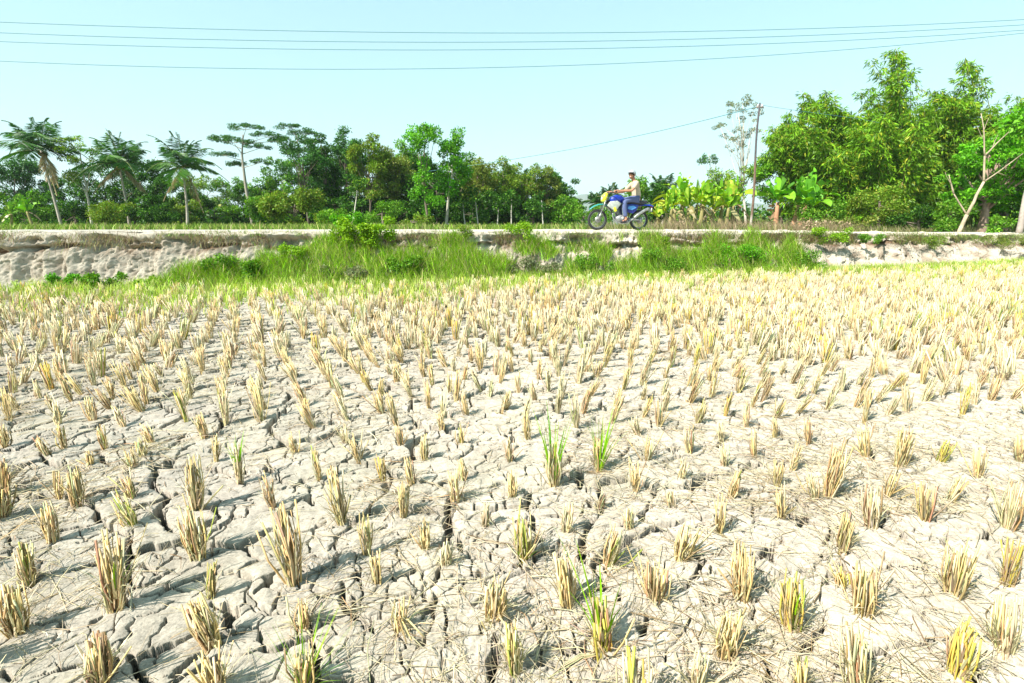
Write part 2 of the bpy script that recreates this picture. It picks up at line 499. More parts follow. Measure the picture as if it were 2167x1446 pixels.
def field(x, y, cracks=True, full=False):
    """height of the dried mud, and a grey factor for its crust"""
    wx = x + (fbm(x * 5, y * 5, 3, 3) - 0.5) * 0.16 + (fbm(x * 28, y * 28, 5, 2) - 0.5) * 0.018
    wy = y + (fbm(x * 5, y * 5, 4, 3) - 0.5) * 0.16 + (fbm(x * 28, y * 28, 6, 2) - 0.5) * 0.018
    eA, ci, cj, ox, oy = voronoi(wx * 0.85, wy * 1.1, 0.30, 21)
    h1 = hash2(ci, cj, 31); h2 = hash2(ci, cj, 32); h3 = hash2(ci, cj, 33)
    h = (h1 - 0.5) * 0.016 + (h2 - 0.5) * 0.07 * ox + (h3 - 0.5) * 0.07 * oy
    h = h + (fbm(x * 1.1, y * 1.1, 40, 2) - 0.5) * 0.04
    h = h + (fbm(x * 9, y * 9, 41, 4) - 0.5) * 0.008 + (fbm(x * 45, y * 45, 42, 3) - 0.5) * 0.005
    rough = sstep(0.45, 0.70, fbm(x * 2.3 + 9, y * 2.3, 61, 2))
    h = h + rough * (fbm(x * 60, y * 60, 63, 2) - 0.5) * 0.014
    nA = fbm(x * 3.2, y * 3.2, 50, 2)
    wA = 0.0022 + np.clip((nA - 0.42) * 0.07, 0, 0.013)
    wA = wA * (0.4 + 1.2 * fbm(x * 14, y * 14, 51, 2)) * (1 - 0.35 * sstep(0.1, 0.9, x / (y + 0.3)))
    dA = eA * (0.95 + 0.1 * fbm(x * 50, y * 50, 52, 2)) - wA
    h = h - 0.003 * np.exp(-np.maximum(dA, 0) / 0.004) * sstep(0, 0.003, wA + 0.0015) + 0.010 * np.exp(-((dA - 0.03) / 0.025) ** 2) * h1
    if not cracks:
        return h
    eB, bi, bj, px_, py_ = voronoi(wx * 0.95 + 3.3, wy * 1.3, 0.13, 77)
    nB = fbm(x * 4.5 + 5, y * 4.5, 55, 2)
    wB = np.clip(0.0006 + (nB - 0.42) * 0.04, 0, 0.0040)
    dB = eB - wB
    dT = traced(x + (fbm(x * 24, y * 24, 81, 4) - 0.5) * 0.05, y + (fbm(x * 24, y * 24, 82, 4) - 0.5) * 0.05)
    h = h - 0.004 * np.exp(-np.maximum(dT, 0) / 0.006)
    soft = 0.0012 + 0.0005 * y
    h = h - 0.17 * (1 - sstep(-soft, soft * 0.4, dA)) * (wA > 0.0006)
    h = h - 0.07 * (1 - sstep(-0.0014, 0.0008 + 0.0004 * y, dB)) * (wB > 0.0003)
    h = h - 0.28 * (1 - sstep(-soft * 1.3, soft * 0.4, dT))
    if full: return h, np.minimum(dA, dT), soft
    return h

NC, NR = 2000, 1700
u = np.linspace(-1.32, 1.32, NC)
rows = 0.72 * np.exp(np.linspace(0, math.log(25.0 / 0.72), NR))
X = u[None, :] * (rows[:, None] + 0.35)
Y = np.repeat(rows[:, None], NC, axis=1)
# the far rows follow the foot of the bank
Z, DD, SOFT = field(X, Y, True, True)
# the mud plates overhang their fissures: the fissure widens below the crust
gr = np.gradient(DD)
xu = np.gradient(X, axis=1); yv = np.gradient(Y, axis=0); xv = np.gradient(X, axis=0)
dX = gr[1] / xu; dY = (gr[0] - dX * xv) / yv
for _ in range(6):
    for A in (dX, dY):
        A[1:-1] = (A[:-2] + 2 * A[1:-1] + A[2:]) / 4
        A[:, 1:-1] = (A[:, :-2] + 2 * A[:, 1:-1] + A[:, 2:]) / 4
gl = np.sqrt(dX ** 2 + dY ** 2) + 1e-6
ins = 1 - sstep(-SOFT * 1.2, -SOFT * 0.1, DD)
push = 0.026 * ins * np.clip(gl * 1.5, 0, 1)
X = X + dX / gl * push; Y = Y + dY / gl * push
fade = sstep(0, 1, np.clip((Y - (yb(X) - 0.6)) / 0.6, 0, 1))
Z = Z * (1 - fade) - 0.03 * fade
tone = 0.93 + 0.14 * fbm(X * 0.8, Y * 0.8, 90, 3)
colr = np.stack([tone, tone * (0.985 + 0.03 * fbm(X * 2, Y * 2, 91, 2)), tone * (0.95 + 0.07 * fbm(X * 2.7, Y * 2.7, 92, 2))], axis=-1)
mb = MB()
idx = np.arange(NC * NR).reshape(NR, NC)
q = np.stack([idx[:-1, :-1], idx[:-1, 1:], idx[1:, 1:], idx[1:, :-1]], axis=-1).reshape(-1, 4)
mb.add(np.stack([X, Y, Z], axis=-1).reshape(-1, 3), q, None, colr.reshape(-1, 3))
tag(mb.build("field_ground", M["cracked"], smooth=False), "pale dried rice field mud split by cracks", "ground", kind="structure")

# ------------------------------------------------------------------ road bank, road and land beyond
def top_z(x):
    return np.interp(x, [-30, -11, 0, 8, 16, 30], [1.22, 1.22, 1.22, 1.2, 1.07, 1.0])

BX = np.arange(-20, 30, 0.016)
prof = np.array([(-0.45, -0.05), (-0.15, 0.0), (0.06, 0.06), (0.24, 0.18), (0.42, 0.36), (0.58, 0.52), (0.69, 0.64), (0.78, 0.75),
                 (0.86, 0.84), (0.96, 0.91), (1.10, 0.965), (1.32, 0.99), (1.75, 1.0)])
tt = np.linspace(0, 1, 130)
seglen = np.concatenate([[0], np.cumsum(np.hypot(np.diff(prof[:, 0]), np.diff(prof[:, 1])))]); seglen /= seglen[-1]
po = np.interp(tt, seglen, prof[:, 0]); pz = np.interp(tt, seglen, prof[:, 1])
gx, gt = np.meshgrid(BX, tt)
go = np.interp(gt.ravel(), tt, po).reshape(gt.shape); gz = np.interp(gt.ravel(), tt, pz).reshape(gt.shape)
face = sstep(0.02, 0.12, gz) * (1 - sstep(0.84, 0.98, gz))
slant = gx + (1 - gz) * 0.55 * np.clip(gx / 6 + 0.2, -0.8, 1)
gul = 1 - np.clip(np.abs(fbm(slant * 1.7, gz * 0.3 + 3, 101, 4) - 0.5) * 4.2, 0, 1)
gul2 = 1 - np.clip(np.abs(fbm(slant * 4.6, gz * 0.5, 104, 3) - 0.5) * 4.5, 0, 1)
lump = fbm(gx * 6, gz * 6 + 9, 107, 4) - 0.5
lump2 = fbm(gx * 20, gz * 20 + 9, 109, 3) - 0.5
edge = fbm(gx * 0.9, gx * 0 + 5.5, 111, 3) - 0.5
lip = sstep(0.40, 0.62, fbm(gx * 1.3, gx * 0, 113, 4))
zc_ = 0.70 + 0.26 * (fbm(gx * 0.8, gx * 0 + 2, 119, 4) - 0.5)
und = np.exp(-((gz - zc_) / 0.05) ** 2); ovr = np.exp(-((gz - zc_ - 0.09) / 0.045) ** 2)
off = go + 0.45 * edge * sstep(0.1, 0.6, gz) + (1 - lip) * 0.25 * sstep(0.4, 0.75, gz) * (1 - sstep(0.85, 1.0, gz)) + (fbm(gx * 5, gx * 0, 115, 3) - 0.5) * 0.28 * sstep(0.6, 0.78, gz) * (1 - sstep(0.86, 1.0, gz))
off = off + face * (gul * 0.32 + gul2 * 0.07 - lump * 0.10 - lump2 * 0.07) + (und * 0.22 - ovr * 0.07) * lip * face
hz = gz * top_z(gx) + 0.09 * (fbm(gx * 1.7, gx * 0, 118, 3) - 0.5) * sstep(0.6, 0.9, gz) - sstep(0.76, 0.86, gz) * (1 - sstep(0.9, 1.0, gz)) * 0.10 * (fbm(gx * 2.2, go, 117, 3)) + face * (lump * 0.07 + lump2 * 0.03) + sstep(0.84, 0.97, gz) * ((fbm(gx * 2.5, go * 2.5, 120, 4) - 0.5) * 0.08 + (fbm(gx * 11, go * 11, 121, 3) - 0.5) * 0.05)
# darker, browner soil colour with dead roots below the lip
bn = fbm(gx * 3.5, gz * 9, 130, 4)
br = np.exp(-((gz - zc_ + 0.02) / 0.08) ** 2) * sstep(0.38, 0.6, bn)
br = np.maximum(br, (0.45 + 0.15 * sstep(5, 9, gx)) * sstep(0.50 - 0.05 * sstep(5, 9, gx), 0.74, fbm(slant * 3.5, gz * 5, 133, 5)) * face)
hole = sstep(0.58, 0.68, fbm(slant * 7, gz * 9, 135, 3)) * face
off = off + hole * 0.05
cc = np.stack([1 - 0.66 * br, 1 - 0.74 * br, 1 - 0.80 * br], axis=-1)
mb = MB()
n1, n2 = gx.shape
idx = np.arange(n1 * n2).reshape(n1, n2)
q = np.stack([idx[:-1, :-1], idx[:-1, 1:], idx[1:, 1:], idx[1:, :-1]], axis=-1).reshape(-1, 4)
mb.add(np.stack([gx, yb(gx) + off, hz], axis=-1).reshape(-1, 3), q, None, cc.reshape(-1, 3))
tag(mb.build("embankment", M["bank"], smooth=False), "eroded pale earth bank carrying the road", "bank", kind="structure")

def strip(name, x, o0, o1, z0, z1, mat, n=60, amp=0.0, col=(1, 1, 1), seed=0, kind="structure"):
    mb = MB(); o = np.linspace(o0, o1, n)
    gx, go = np.meshgrid(x, o); zz = z0(gx) + (z1(gx) - z0(gx)) * (go - o0) / (o1 - o0) + amp * (fbm(gx * 1.5, go * 1.5, seed, 3) - 0.5)
    a, b = gx.shape; idx = np.arange(a * b).reshape(a, b)
    q = np.stack([idx[:-1, :-1], idx[:-1, 1:], idx[1:, 1:], idx[1:, :-1]], axis=-1).reshape(-1, 4)
    mb.add(np.stack([gx, yb(gx) + go, zz], axis=-1).reshape(-1, 3), q, None, col)
    return tag(mb.build(name, mat, smooth=True), kind=kind)

strip("dirt_road", np.arange(-40, 60, 0.25), 1.45, 5.6, lambda x: top_z(x) - 0.02, lambda x: top_z(x) + 0.01, M["road"], 40, 0.03, seed=140)
M["verge"] = soil_mat("verge_soil", (0.16, 0.17, 0.07), (0.11, 0.13, 0.045), (0.25, 0.22, 0.12), 0.2, 0.8)
def land_z(x): return top_z(x) - 0.10
strip("verge_ground", np.arange(-60, 90, 1.0), 5.3, 60, lambda x: top_z(x) - 0.03, lambda x: land_z(x), M["verge"], 60, 0.12, seed=150)
def flank(name, gx, gy, fade_y=True):
    mb = MB(); zz = field(gx, gy)
    if fade_y:
        fd = sstep(0, 1, np.clip((gy - (yb(gx) - 0.6)) / 0.6, 0, 1)); zz = zz * (1 - fd) - 0.03 * fd
    a, b = gx.shape; idx = np.arange(a * b).reshape(a, b)
    q = np.stack([idx[:-1, :-1], idx[:-1, 1:], idx[1:, 1:], idx[1:, :-1]], axis=-1).reshape(-1, 4)
    mb.add(np.stack([gx, gy, zz], axis=-1).reshape(-1, 3), q)
    tag(mb.build(name, M["cracked"]), kind="structure")
r2 = rows[::4]
for sg in (-1, 1):
    uu = np.linspace(1.318, 3.2, 420) * sg
    if sg < 0: uu = uu[::-1]
    flank("field_ground_side", uu[None, :] * (r2[:, None] + 0.35), np.repeat(r2[:, None], 420, axis=1) - 0.0)
gx_, gy_ = np.meshgrid(np.linspace(-4.0, 4.0, 700), np.linspace(-4.5, 0.725, 460))
flank("field_ground_near", gx_, gy_, False)
mb = MB()
mb.add([(-3000, -400, -0.35), (3000, -400, -0.35), (3000, 32.0, -0.35), (-3000, 32.0, -0.35)], [(0, 1, 2, 3)])
tag(mb.build("surrounding_field", M["cracked"]), kind="structure")
mb = MB()
mb.add([(-4000, 30, 0.78), (4000, 30, 0.78), (4000, 6000, 0.9), (-4000, 6000, 0.9)], [(0, 1, 2, 3)])
tag(mb.build("distant_land", M["verge"]), kind="structure")
# far hills
mb = MB()
hx = np.linspace(-2600, 2600, 260); hy = np.linspace(0, 900, 24)
gx, gy = np.meshgrid(hx, hy)
ridge = (35 + 75 * fbm(gx / 420 + 3, gx * 0, 160, 4) + 45 * np.exp(-((gx - 330) / 190) ** 2))
gz = ridge * np.sin(np.clip(gy / 900, 0, 1) * math.pi) ** 0.8 + (fbm(gx / 60, gy / 60, 162, 4) - 0.5) * 14 * (gy > 10)
a, b = gx.shape; idx = np.arange(a * b).reshape(a, b)
q = np.stack([idx[:-1, :-1], idx[:-1, 1:], idx[1:, 1:], idx[1:, :-1]], axis=-1).reshape(-1, 4)
mb.add(np.stack([gx * 2, 3500 + gy * 1.5, gz * 2], axis=-1).reshape(-1, 3), q, None, (1, 1, 1))
M["hill"] = soil_mat("hill_woods", (0.07, 0.11, 0.04), (0.05, 0.08, 0.03), (0.10, 0.13, 0.05), 0.02, 0.5)
tag(mb.build("hills", M["hill"], smooth=True), kind="structure")
# ------------------------------------------------------------------ rice stubble
GOLD = np.array([0.62, 0.47, 0.22]); PALE = np.array([0.62, 0.54, 0.33]); BROWN = np.array([0.42, 0.29, 0.15])
GREEN = np.array([0.26, 0.50, 0.02]); YEL = np.array([0.58, 0.46, 0.10])

def straw_clump(mb, base, axis, n, r_base, r_top, flags, wscale=1.0):
    """cut straws standing in one bunch from base along axis"""
    base = np.asarray(base, float); axis = np.asarray(axis, float); H = np.linalg.norm(axis)
    side = unit(np.cross(axis, (0, 1, 0.1))); oth = unit(np.cross(axis, side))
    a = rng.uniform(0, 2 * math.pi, n); rr = np.sqrt(rng.uniform(0, 1, n))
    ca, sa = (np.cos(a) * rr)[:, None], (np.sin(a) * rr)[:, None]
    b = base + (ca * side + sa * oth) * r_base
    hk = rng.uniform(0.72, 1.06, n)[:, None]
    short = rng.uniform(0, 1, (n, 1)) < 0.18
    hk = np.where(short, hk * rng.uniform(0.35, 0.8, (n, 1)), hk)
    tip = base + axis * hk + (ca * side + sa * oth) * r_top * hk + rng.normal(0, 0.012, (n, 3)) * H / 0.25
    stray = rng.uniform(0, 1, (n, 1)) < (0.16 if 'w' in flags else 0.05)
    tip = tip + np.where(stray, rng.normal(0, 0.05, (n, 3)) * [1, 1, 0.3], 0)
    if 'd' in flags:      # drooping straws
        k = rng.uniform(0, 1, (n, 1)) < 0.5
        tip = np.where(k, base + (ca * side + sa * oth) * r_top * 3.2 + [0.05, -0.04, 0.03], tip)
    c0 = PALE if 'p' in flags else GOLD
    col = vary(c0, n, 0.20, 0.05)
    k = rng.uniform(0, 1, (n, 1))
    col = np.where(k < (0.5 if 'b' in flags else 0.15), vary(BROWN, n, 0.3), col)
    col = np.where((k > 0.72) & (k < 0.97), vary(PALE, n, 0.15), col)
    if 'y' in flags: col = np.where(k > 0.5, vary(YEL, n, 0.15), col)
    if 'g' in flags: col = np.where((k > 0.45) & (k < 0.62), vary(np.array([0.34, 0.36, 0.08]), n, 0.2), col)
    r = rng.uniform(0.0016, 0.0037, n) * wscale
    mid = (b + tip) / 2 + rng.normal(0, 0.006, (n, 3)) + (b - base) * 0.15
    mid = np.where(('d' in flags) & (tip[:, 2:3] < base[2] + H * 0.4), base + axis * 0.55 + (ca * side + sa * oth) * r_top, mid)
    sticks(mb, b, tip, r * 1.15, r, col, mid)
    # split sheaths and torn leaves round the bunch
    m = int(n * 1.4)
    a = rng.uniform(0, 2 * math.pi, m)
    d = np.stack([np.cos(a), np.sin(a), np.zeros(m)], 1)
    st = base + d * r_base * 0.8 + axis * rng.uniform(0, 0.45, (m, 1))
    ln = rng.uniform(0.2, 0.7, m) * H
    dr = unit(axis) * rng.uniform(0.5, 1, (m, 1)) + d * rng.uniform(0.05, 0.45, (m, 1)) ** 1.3
    sd = np.stack([-np.sin(a), np.cos(a), np.zeros(m)], 1)
    bend = d * (rng.uniform(0, 0.05, (m, 1))) - np.array([0, 0, 1]) * rng.uniform(0, 0.05, (m, 1))
    blades(mb, st, dr, sd, bend, ln, rng.uniform(0.003, 0.007, m) * wscale, np.where(rng.uniform(0, 1, (m, 1)) < 0.7, vary(PALE * 0.9, m, 0.22, 0.05), vary([0.40, 0.32, 0.20], m, 0.3, 0.05)), 2)
    if 'l' in flags or 'd' in flags:   # straws fallen flat round the foot
        m = 12; a = rng.uniform(0, 2 * math.pi, m)
        d = np.stack([np.cos(a), np.sin(a), 0 * a], 1)
        sticks(mb, base + d * 0.02 + [0, 0, .02], base + d * rng.uniform(0.1, 0.24, (m, 1)) + [0, 0, .012], 0.0022, 0.0014, vary(PALE, m, .15), base + d * .08 + [0, 0, .035])

def shoots(mb, base, axis, n, ln, spread=0.35, wd=0.008, col=GREEN):
    a = rng.uniform(0, 2 * math.pi, n)
    d = np.stack([np.cos(a), np.sin(a), 0 * a], 1)
    up = unit(axis)
    dr = up + d * rng.uniform(0.02, spread, (n, 1))
    st = np.asarray(base) + d * 0.012 + up * 0.02
    sd = np.stack([-np.sin(a), np.cos(a), 0 * a], 1) + np.array([0.6, 0, 0])
    bend = (d * rng.uniform(0, 0.3, (n, 1)) - np.array([0, 0, 1]) * rng.uniform(0, 0.12, (n, 1))) * ln * 0.7
    L_ = ln * rng.uniform(0.6, 1.0, n)
    blades(mb, st, dr, sd, bend, L_, wd * rng.uniform(0.6, 1.1, n), vary(col, n, 0.25, 0.1), 4)

# foot pixel, top pixel, look, label.  b brown, p pale, g greenish, y yellow, w wide and ragged, d drooping, l litter at foot, B big
T0 = []
def TT(ox, oy, rows_):
    for r in rows_:
        bx, by, tx, ty, fl, lab = r
        T0.append((ox + bx / S, oy + by / S, ox + tx / S, oy + ty / S, fl, lab))
TT(0, 900, [
 (30,120,8,0,"", "grey-gold stubble clump cut by the left edge, above a brown pair"),
 (270,160,205,70,"b", "small brownish clump tilting left near the left edge, beside a dark hollow"),
 (360,125,330,0,"g", "greenish stubble clump right of a small brownish one, upper left field"),
 (590,130,555,0,"g", "thin leaning clump with olive straws at the start of a horizontal crack"),
 (505,225,490,140,"", "very short stump of stubble standing alone above a long thin crack"),
 (850,90,800,0,"w", "pale fanned clump above the deep black crack at left"),
 (805,170,785,70,"", "small pinkish clump directly behind a slightly wider one, left field"),
 (750,240,720,135,"w", "wide short clump in front of the small pinkish one"),
 (1215,185,1212,60,"", "narrow golden clump next to the clump with a bright green top"),
 (1150,60,1110,-60,"B", "tall reddish gold clump in line behind the narrow golden one"),
 (1345,315,1322,110,"pG", "pale clump topped by a bright yellow-green tuft, left of centre"),
 (1660,155,1620,50,"", "short clump leaning left with a dark crack end at its foot"),
 (1790,300,1762,130,"g", "upright olive-gold clump beside a bluish flat slab"),
 (2015,200,1965,60,"", "long straight clump leaning left beside a thin curved crack"),
 (1932,95,1925,0,"p", "slim pale clump just left of the long straight leaning one"),
 (28,370,22,185,"bB", "thick red-brown clump cut by the left edge, rear one of the pair"),
 (18,505,25,340,"Bb", "golden-brown clump at the left edge, front one of the pair"),
 (435,445,405,245,"B", "stout arched clump bowing left over a ragged smaller neighbour"),
 (335,405,320,270,"", "slender straw clump standing against the stout arched one"),
 (740,405,690,280,"gw", "tangled olive clump with curling leaves left of the deep black crack"),
 (752,572,640,390,"gwB", "fan-shaped clump thrown far to the left with grey-green leaves"),
 (295,645,250,440,"B", "tall upright golden clump with dark hollow on its right, near left edge"),
 (1100,475,1072,190,"BB", "very tall shaggy brown clump rising right of the deep black crack"),
 (1110,745,1060,475,"BBg", "big ragged clump with a small green leaf, in front of the tall shaggy one"),
 (1535,460,1480,280,"b", "brown clump leaning left above the tallest two-stage clump"),
 (1920,550,1870,260,"B", "long leaning clump split into two bunches, left of centre"),
 (170,880,112,665,"bgB", "brown clump leaning left with a green sprig on its left side, near left edge"),
 (95,1150,50,910,"BB", "thick golden clump at the left edge, second up from the corner"),
 (655,1035,600,630,"BBG", "tall clump of bright yellow straws with a green leaf curling left"),
 (1180,955,1180,775,"g", "short forked greenish clump right above the black hole in the mud"),
 (1655,885,1585,470,"BB", "tallest thick golden clump standing in two stages, lower left field"),
 (2055,710,2045,500,"", "neat upright sheaf-like clump with shadow at right, left of centre"),
 (2115,885,2095,715,"b", "small orange-brown clump at the head of a wide diagonal crack"),
 (1195,1225,1085,980,"BB", "clump leaning strongly left over the wide crack, beside the black hole"),
 (560,1440,520,1180,"BBb", "dark brown torn clump standing on the bottom edge at left"),
 (1215,1500,1180,1280,"wB", "pale spread clump cut by the bottom edge in front of the wide crack"),
 (1700,1140,1690,990,"B", "golden clump directly behind the green-leaved clump on the bottom edge"),
 (1700,1470,1700,1250,"GBw", "clump with many fine green leaves fanning out on the bottom edge"),
])
TT(800, 900, [
 (130,105,110,0,"w", "small fanned clump on a tan patch, centre left"),
 (265,195,260,50,"", "upright square-topped clump next to a blue-grey shaded slab"),
 (360,30,345,-70,"", "small clump far behind the square-topped one, centre left"),
 (465,105,458,0,"g", "slim greenish clump at the foot of a rounded pale slab"),
 (30,305,10,180,"by", "orange-tinged short clump tangled in leaves, centre left"),
 (190,340,162,190,"", "leaning clump immediately behind a thin tall one, centre left"),
 (145,505,138,310,"", "thin tall pale clump with a blue-grey shadow on its right"),
 (437,445,410,270,"B", "thick clump at the corner of a domed pale slab, front one of two"),
 (483,315,460,190,"", "darker clump touching the domed pale slab, rear one of two"),
 (740,205,725,80,"b", "pinkish brown short clump above the small upright central one"),
 (842,75,830,-60,"w", "pale ragged clump behind and left of the first bright green shoots"),
 (752,405,748,260,"", "small straight clump in the middle, standing above a round little slab"),
 (985,335,985,110,"BBG", "clump carrying the tallest upright bright green leaves, rear left of the green pair"),
 (1235,265,1222,70,"BG", "clump with green leaves slanting right, right one of the green pair"),
 (1460,55,1435,-60,"p", "washed-out pale clump far behind, right of the green pair"),
 (1505,205,1515,70,"w", "pale clump leaning right just behind an orange-tinged one, right of centre"),
 (1445,355,1435,205,"w", "orange-tinged spread clump right of the green pair"),
 (1745,155,1740,20,"w", "fan clump left of a blue-shaded hummock, right of centre"),
 (1700,305,1722,190,"p", "bleached short solid clump leaning right, right of centre"),
 (600,575,608,440,"p", "faint bleached clump on the big cracked slab in the middle"),
 (262,692,250,530,"w", "forked bunch spreading like a hand, centre left"),
 (380,795,392,645,"p", "small pale clump beside a rolled dark crack, centre"),
 (820,755,812,500,"wgGB", "yellowish bushy clump with one long thin green blade, centre"),
 (1050,600,1070,450,"p", "tiny pale clump in the hollow between two domed slabs"),
 (1240,460,1262,385,"p", "tiny stump beside the pebble-shaped slab, centre"),
 (1410,585,1408,450,"", "narrow golden clump at the rear of an oval slab, right of centre"),
 (1640,455,1640,370,"p", "very low bleached clump on top of an oval slab"),
 (1290,785,1345,590,"gB", "greenish clump leaning right above the fallen straws, right of centre"),
 (1695,755,1750,575,"wB", "open clump splayed to the right with dark gaps, right of centre"),
 (1062,1005,1030,740,"BB", "thick clump immediately left of a bright green blade, lower centre"),
 (1545,1005,1570,790,"BBw", "cream clump leaning right above long white fallen straws"),
 (640,1095,672,890,"BBw", "wide tilted clump of loose straws, lower centre"),
 (110,1145,125,970,"dl", "clump whose straws droop to the ground like a fountain, lower centre"),
 (1260,1275,1235,1000,"BBbGly", "dark-hearted clump with two tall green shoots and roots spread in front"),
 (770,1375,745,1120,"gB", "narrow green-stained clump near the bottom edge, lower centre"),
 (1785,1480,1810,1290,"pw", "bleached loose clump cut by the bottom edge, right of centre"),
])
TT(1450, 900, [
 (205,85,200,-20,"p", "slim bleached clump behind and left of a pinkish one"),
 (385,175,380,40,"b", "pinkish upright clump beside a small black hollow, right half"),
 (502,62,500,-40,"", "tiny dark-footed clump between two taller ones, right half"),
 (692,95,692,-30,"b", "brown-streaked clump standing behind a low one leaning right"),
 (600,240,645,110,"", "low clump leaning right into its brown-streaked neighbour"),
 (220,235,210,100,"p", "wispy bleached clump on a slab, right half"),
 (512,330,530,200,"w", "V-shaped open clump above a neat upright one"),
 (800,400,880,110,"BB", "tall clump leaning right with a long single straw, right half"),
 (730,410,715,270,"w", "short clump spreading like a crown, left of the long leaning straw"),
 (1015,175,1000,20,"wB", "dense many-stemmed clump in the rear right field"),
 (1195,235,1250,30,"BB", "long slanting clump in line behind another slanting one"),
 (1130,395,1185,250,"w", "slanting clump just behind the stout cylindrical one"),
 (250,405,300,260,"g", "greenish clump leaning right beside a hummock"),
 (540,525,530,350,"", "neat upright clump on the corner of a white slab"),
 (1040,575,1038,350,"BBp", "stout cylindrical clump with an even cut top"),
 (185,605,205,400,"w", "thin loose clump leaning right at the corner of a tan slab"),
 (880,695,925,510,"BB", "broad clump leaning right in front of the stout cylindrical one"),
 (1345,535,1345,320,"wB", "funnel-shaped clump standing alone, far right field"),
 (1480,425,1550,300,"w", "low clump leaning far right among tangled straws"),
 (1635,300,1655,120,"w", "straggly clump in a tangle near the right edge"),
 (1420,215,1480,90,"gy", "yellow-green low clump near the right edge"),
 (1810,585,1870,330,"BBp", "bleached clump slanting right at the right edge"),
 (310,985,325,680,"BB", "golden-brown clump with a dark gap at its foot, right of a curved straw"),
 (605,1145,615,850,"BBgyG", "big bushy clump with yellow-green leaves and a green tip"),
 (1000,1080,1015,800,"BBw", "spiky clump with one tall white straw, lower right"),
 (1500,965,1560,690,"BBwG", "two-winged clump with a small bright green leaf, far right"),
 (885,905,870,800,"yw", "little yellow tuft of curled leaves between two big clumps"),
 (1800,890,1850,640,"yB", "bright yellow narrow clump at the right edge"),
 (215,1310,270,1070,"BB", "leaning clump near the bottom edge with a long curved straw beside it"),
 (965,1490,960,1130,"BBp", "largest clump on the bottom edge, of thick pale upright straws"),
 (640,1490,650,1300,"g", "small greenish gold clump on the bottom edge at right"),
 (1520,1415,1600,1130,"BBy", "yellow-gold clump slanting right near the lower right corner"),
 (1790,1280,1805,960,"BBp", "white-tipped clump high above the lower right corner"),
 (1880,210,1890,60,"w", "clump cut by the right edge, level with the green pair"),
])
GRP = "cut rice stubble clumps standing in the dried field"

def make_stub(foot, top, fl, label):
    nb = fl.count('B')
    n = 22 + 9 * nb
    H = np.linalg.norm(top - foot)
    rb = 0.015 + 0.0055 * nb; rt = 0.016 + 0.0065 * nb
    if 'w' in fl: rt *= 1.7
    foot = foot.copy(); foot[2] -= 0.02
    ax = top - foot
    mb = MB(); straw_clump(mb, foot, ax, n, rb, rt, fl, 1.0 + 0.1 * nb)
    if 'G' in fl:
        root = empty("rice_stubble", foot, label, "stubble clump", GRP)
        mb.build("straw", M["straw"], root)
        mg = MB()
        if "tallest upright" in label: shoots(mg, foot, ax + np.array([0, 0, .05]), 24, 0.50, 0.13, 0.014)
        elif "slanting right, right one" in label: shoots(mg, foot, ax + np.array([0.05, 0, .05]), 20, 0.42, 0.2, 0.012)
        elif "many fine green" in label: shoots(mg, foot, ax, 34, 0.24, 1.0, 0.005)
        elif "two tall green" in label:
            shoots(mg, foot + [0, 0, .05], np.array([-0.07, 0, .3]), 6, 0.42, 0.08, 0.014); shoots(mg, foot, np.array([0.0, 0.02, .3]), 6, 0.34, 0.10, 0.014)
        elif "one long thin" in label: shoots(mg, foot, np.array([-0.06, 0.02, .34]), 1, 0.38, 0.03, 0.006); shoots(mg, foot, ax, 6, 0.2, .6, .006)
        elif "green tuft" in label or "yellow-green tuft" in label: shoots(mg, foot + ax * 0.5, ax, 12, 0.2, 0.5, 0.007)
        else: shoots(mg, foot + ax * 0.3, ax, 7, 0.16, 0.5, 0.007)
        mg.build("green_shoots", M["grass"], root)
        return root
    o = mb.build("rice_stubble", M["straw"], None, origin=tuple(foot))
    return tag(o, label, "stubble clump", GRP)

placed = []
for bx, by, tx, ty, fl, lab in T0:
    ft = on_ground(bx, by)
    tp = at(tx, ty, ft[1])
    if tp[2] > 0.42: tp = ft + (tp - ft) * 0.42 / tp[2]
    make_stub(ft, tp, fl, lab)
    placed.append(ft[:2])
placed = np.array(placed)

# the rest of the field, row by row
ang = R(-27)                       # the planting lines run away to the left of straight ahead
da = np.array([math.sin(ang), math.cos(ang)]); dbv = np.array([math.cos(ang), -math.sin(ang)])
SX, SY = 0.27, 0.275
cand = []
for i in range(-110, 150):
    for j in range(-20, 120):
        sh = (hash2(np.array(i), np.array(3), 5) - 0.5) * 0.25
        p = dbv * (i * SX) + da * ((j + sh) * SY)
        cand.append(p)
cand = np.array(cand) + rng.normal(0, 0.028, (len(cand), 2))
px, py = pix(cand[:, 0], cand[:, 1], 0.0)
keep = (cand[:, 1] > 0.6) & (cand[:, 1] < yb(cand[:, 0]) - 0.15) & (np.abs(cand[:, 0]) < 2.2 * cand[:, 1] + 1.5)
dens = fbm(cand[:, 0] * 0.6, cand[:, 1] * 0.6, 300, 2)
keep &= rng.uniform(0, 1, len(cand)) < 0.97
dist = np.sqrt(((cand[:, None] - placed[None]) ** 2).sum(-1)).min(1)
keep &= ~((py > 905) & (px > -60) & (px < 2220) & (py < 1500))          # there every clump was placed from the photograph
keep &= dist > 0.17
cand = cand[keep]; px = px[keep]; py = py[keep]
right = sstep(800, 1900, px)
order = np.argsort(cand[:, 0] ** 2 + cand[:, 1] ** 2)
inview = (px > -10) & (px < 2177) & (py < 1460)
near_ids = [k for k in order if inview[k]][:300 - len(T0)]
near_set = set(near_ids)

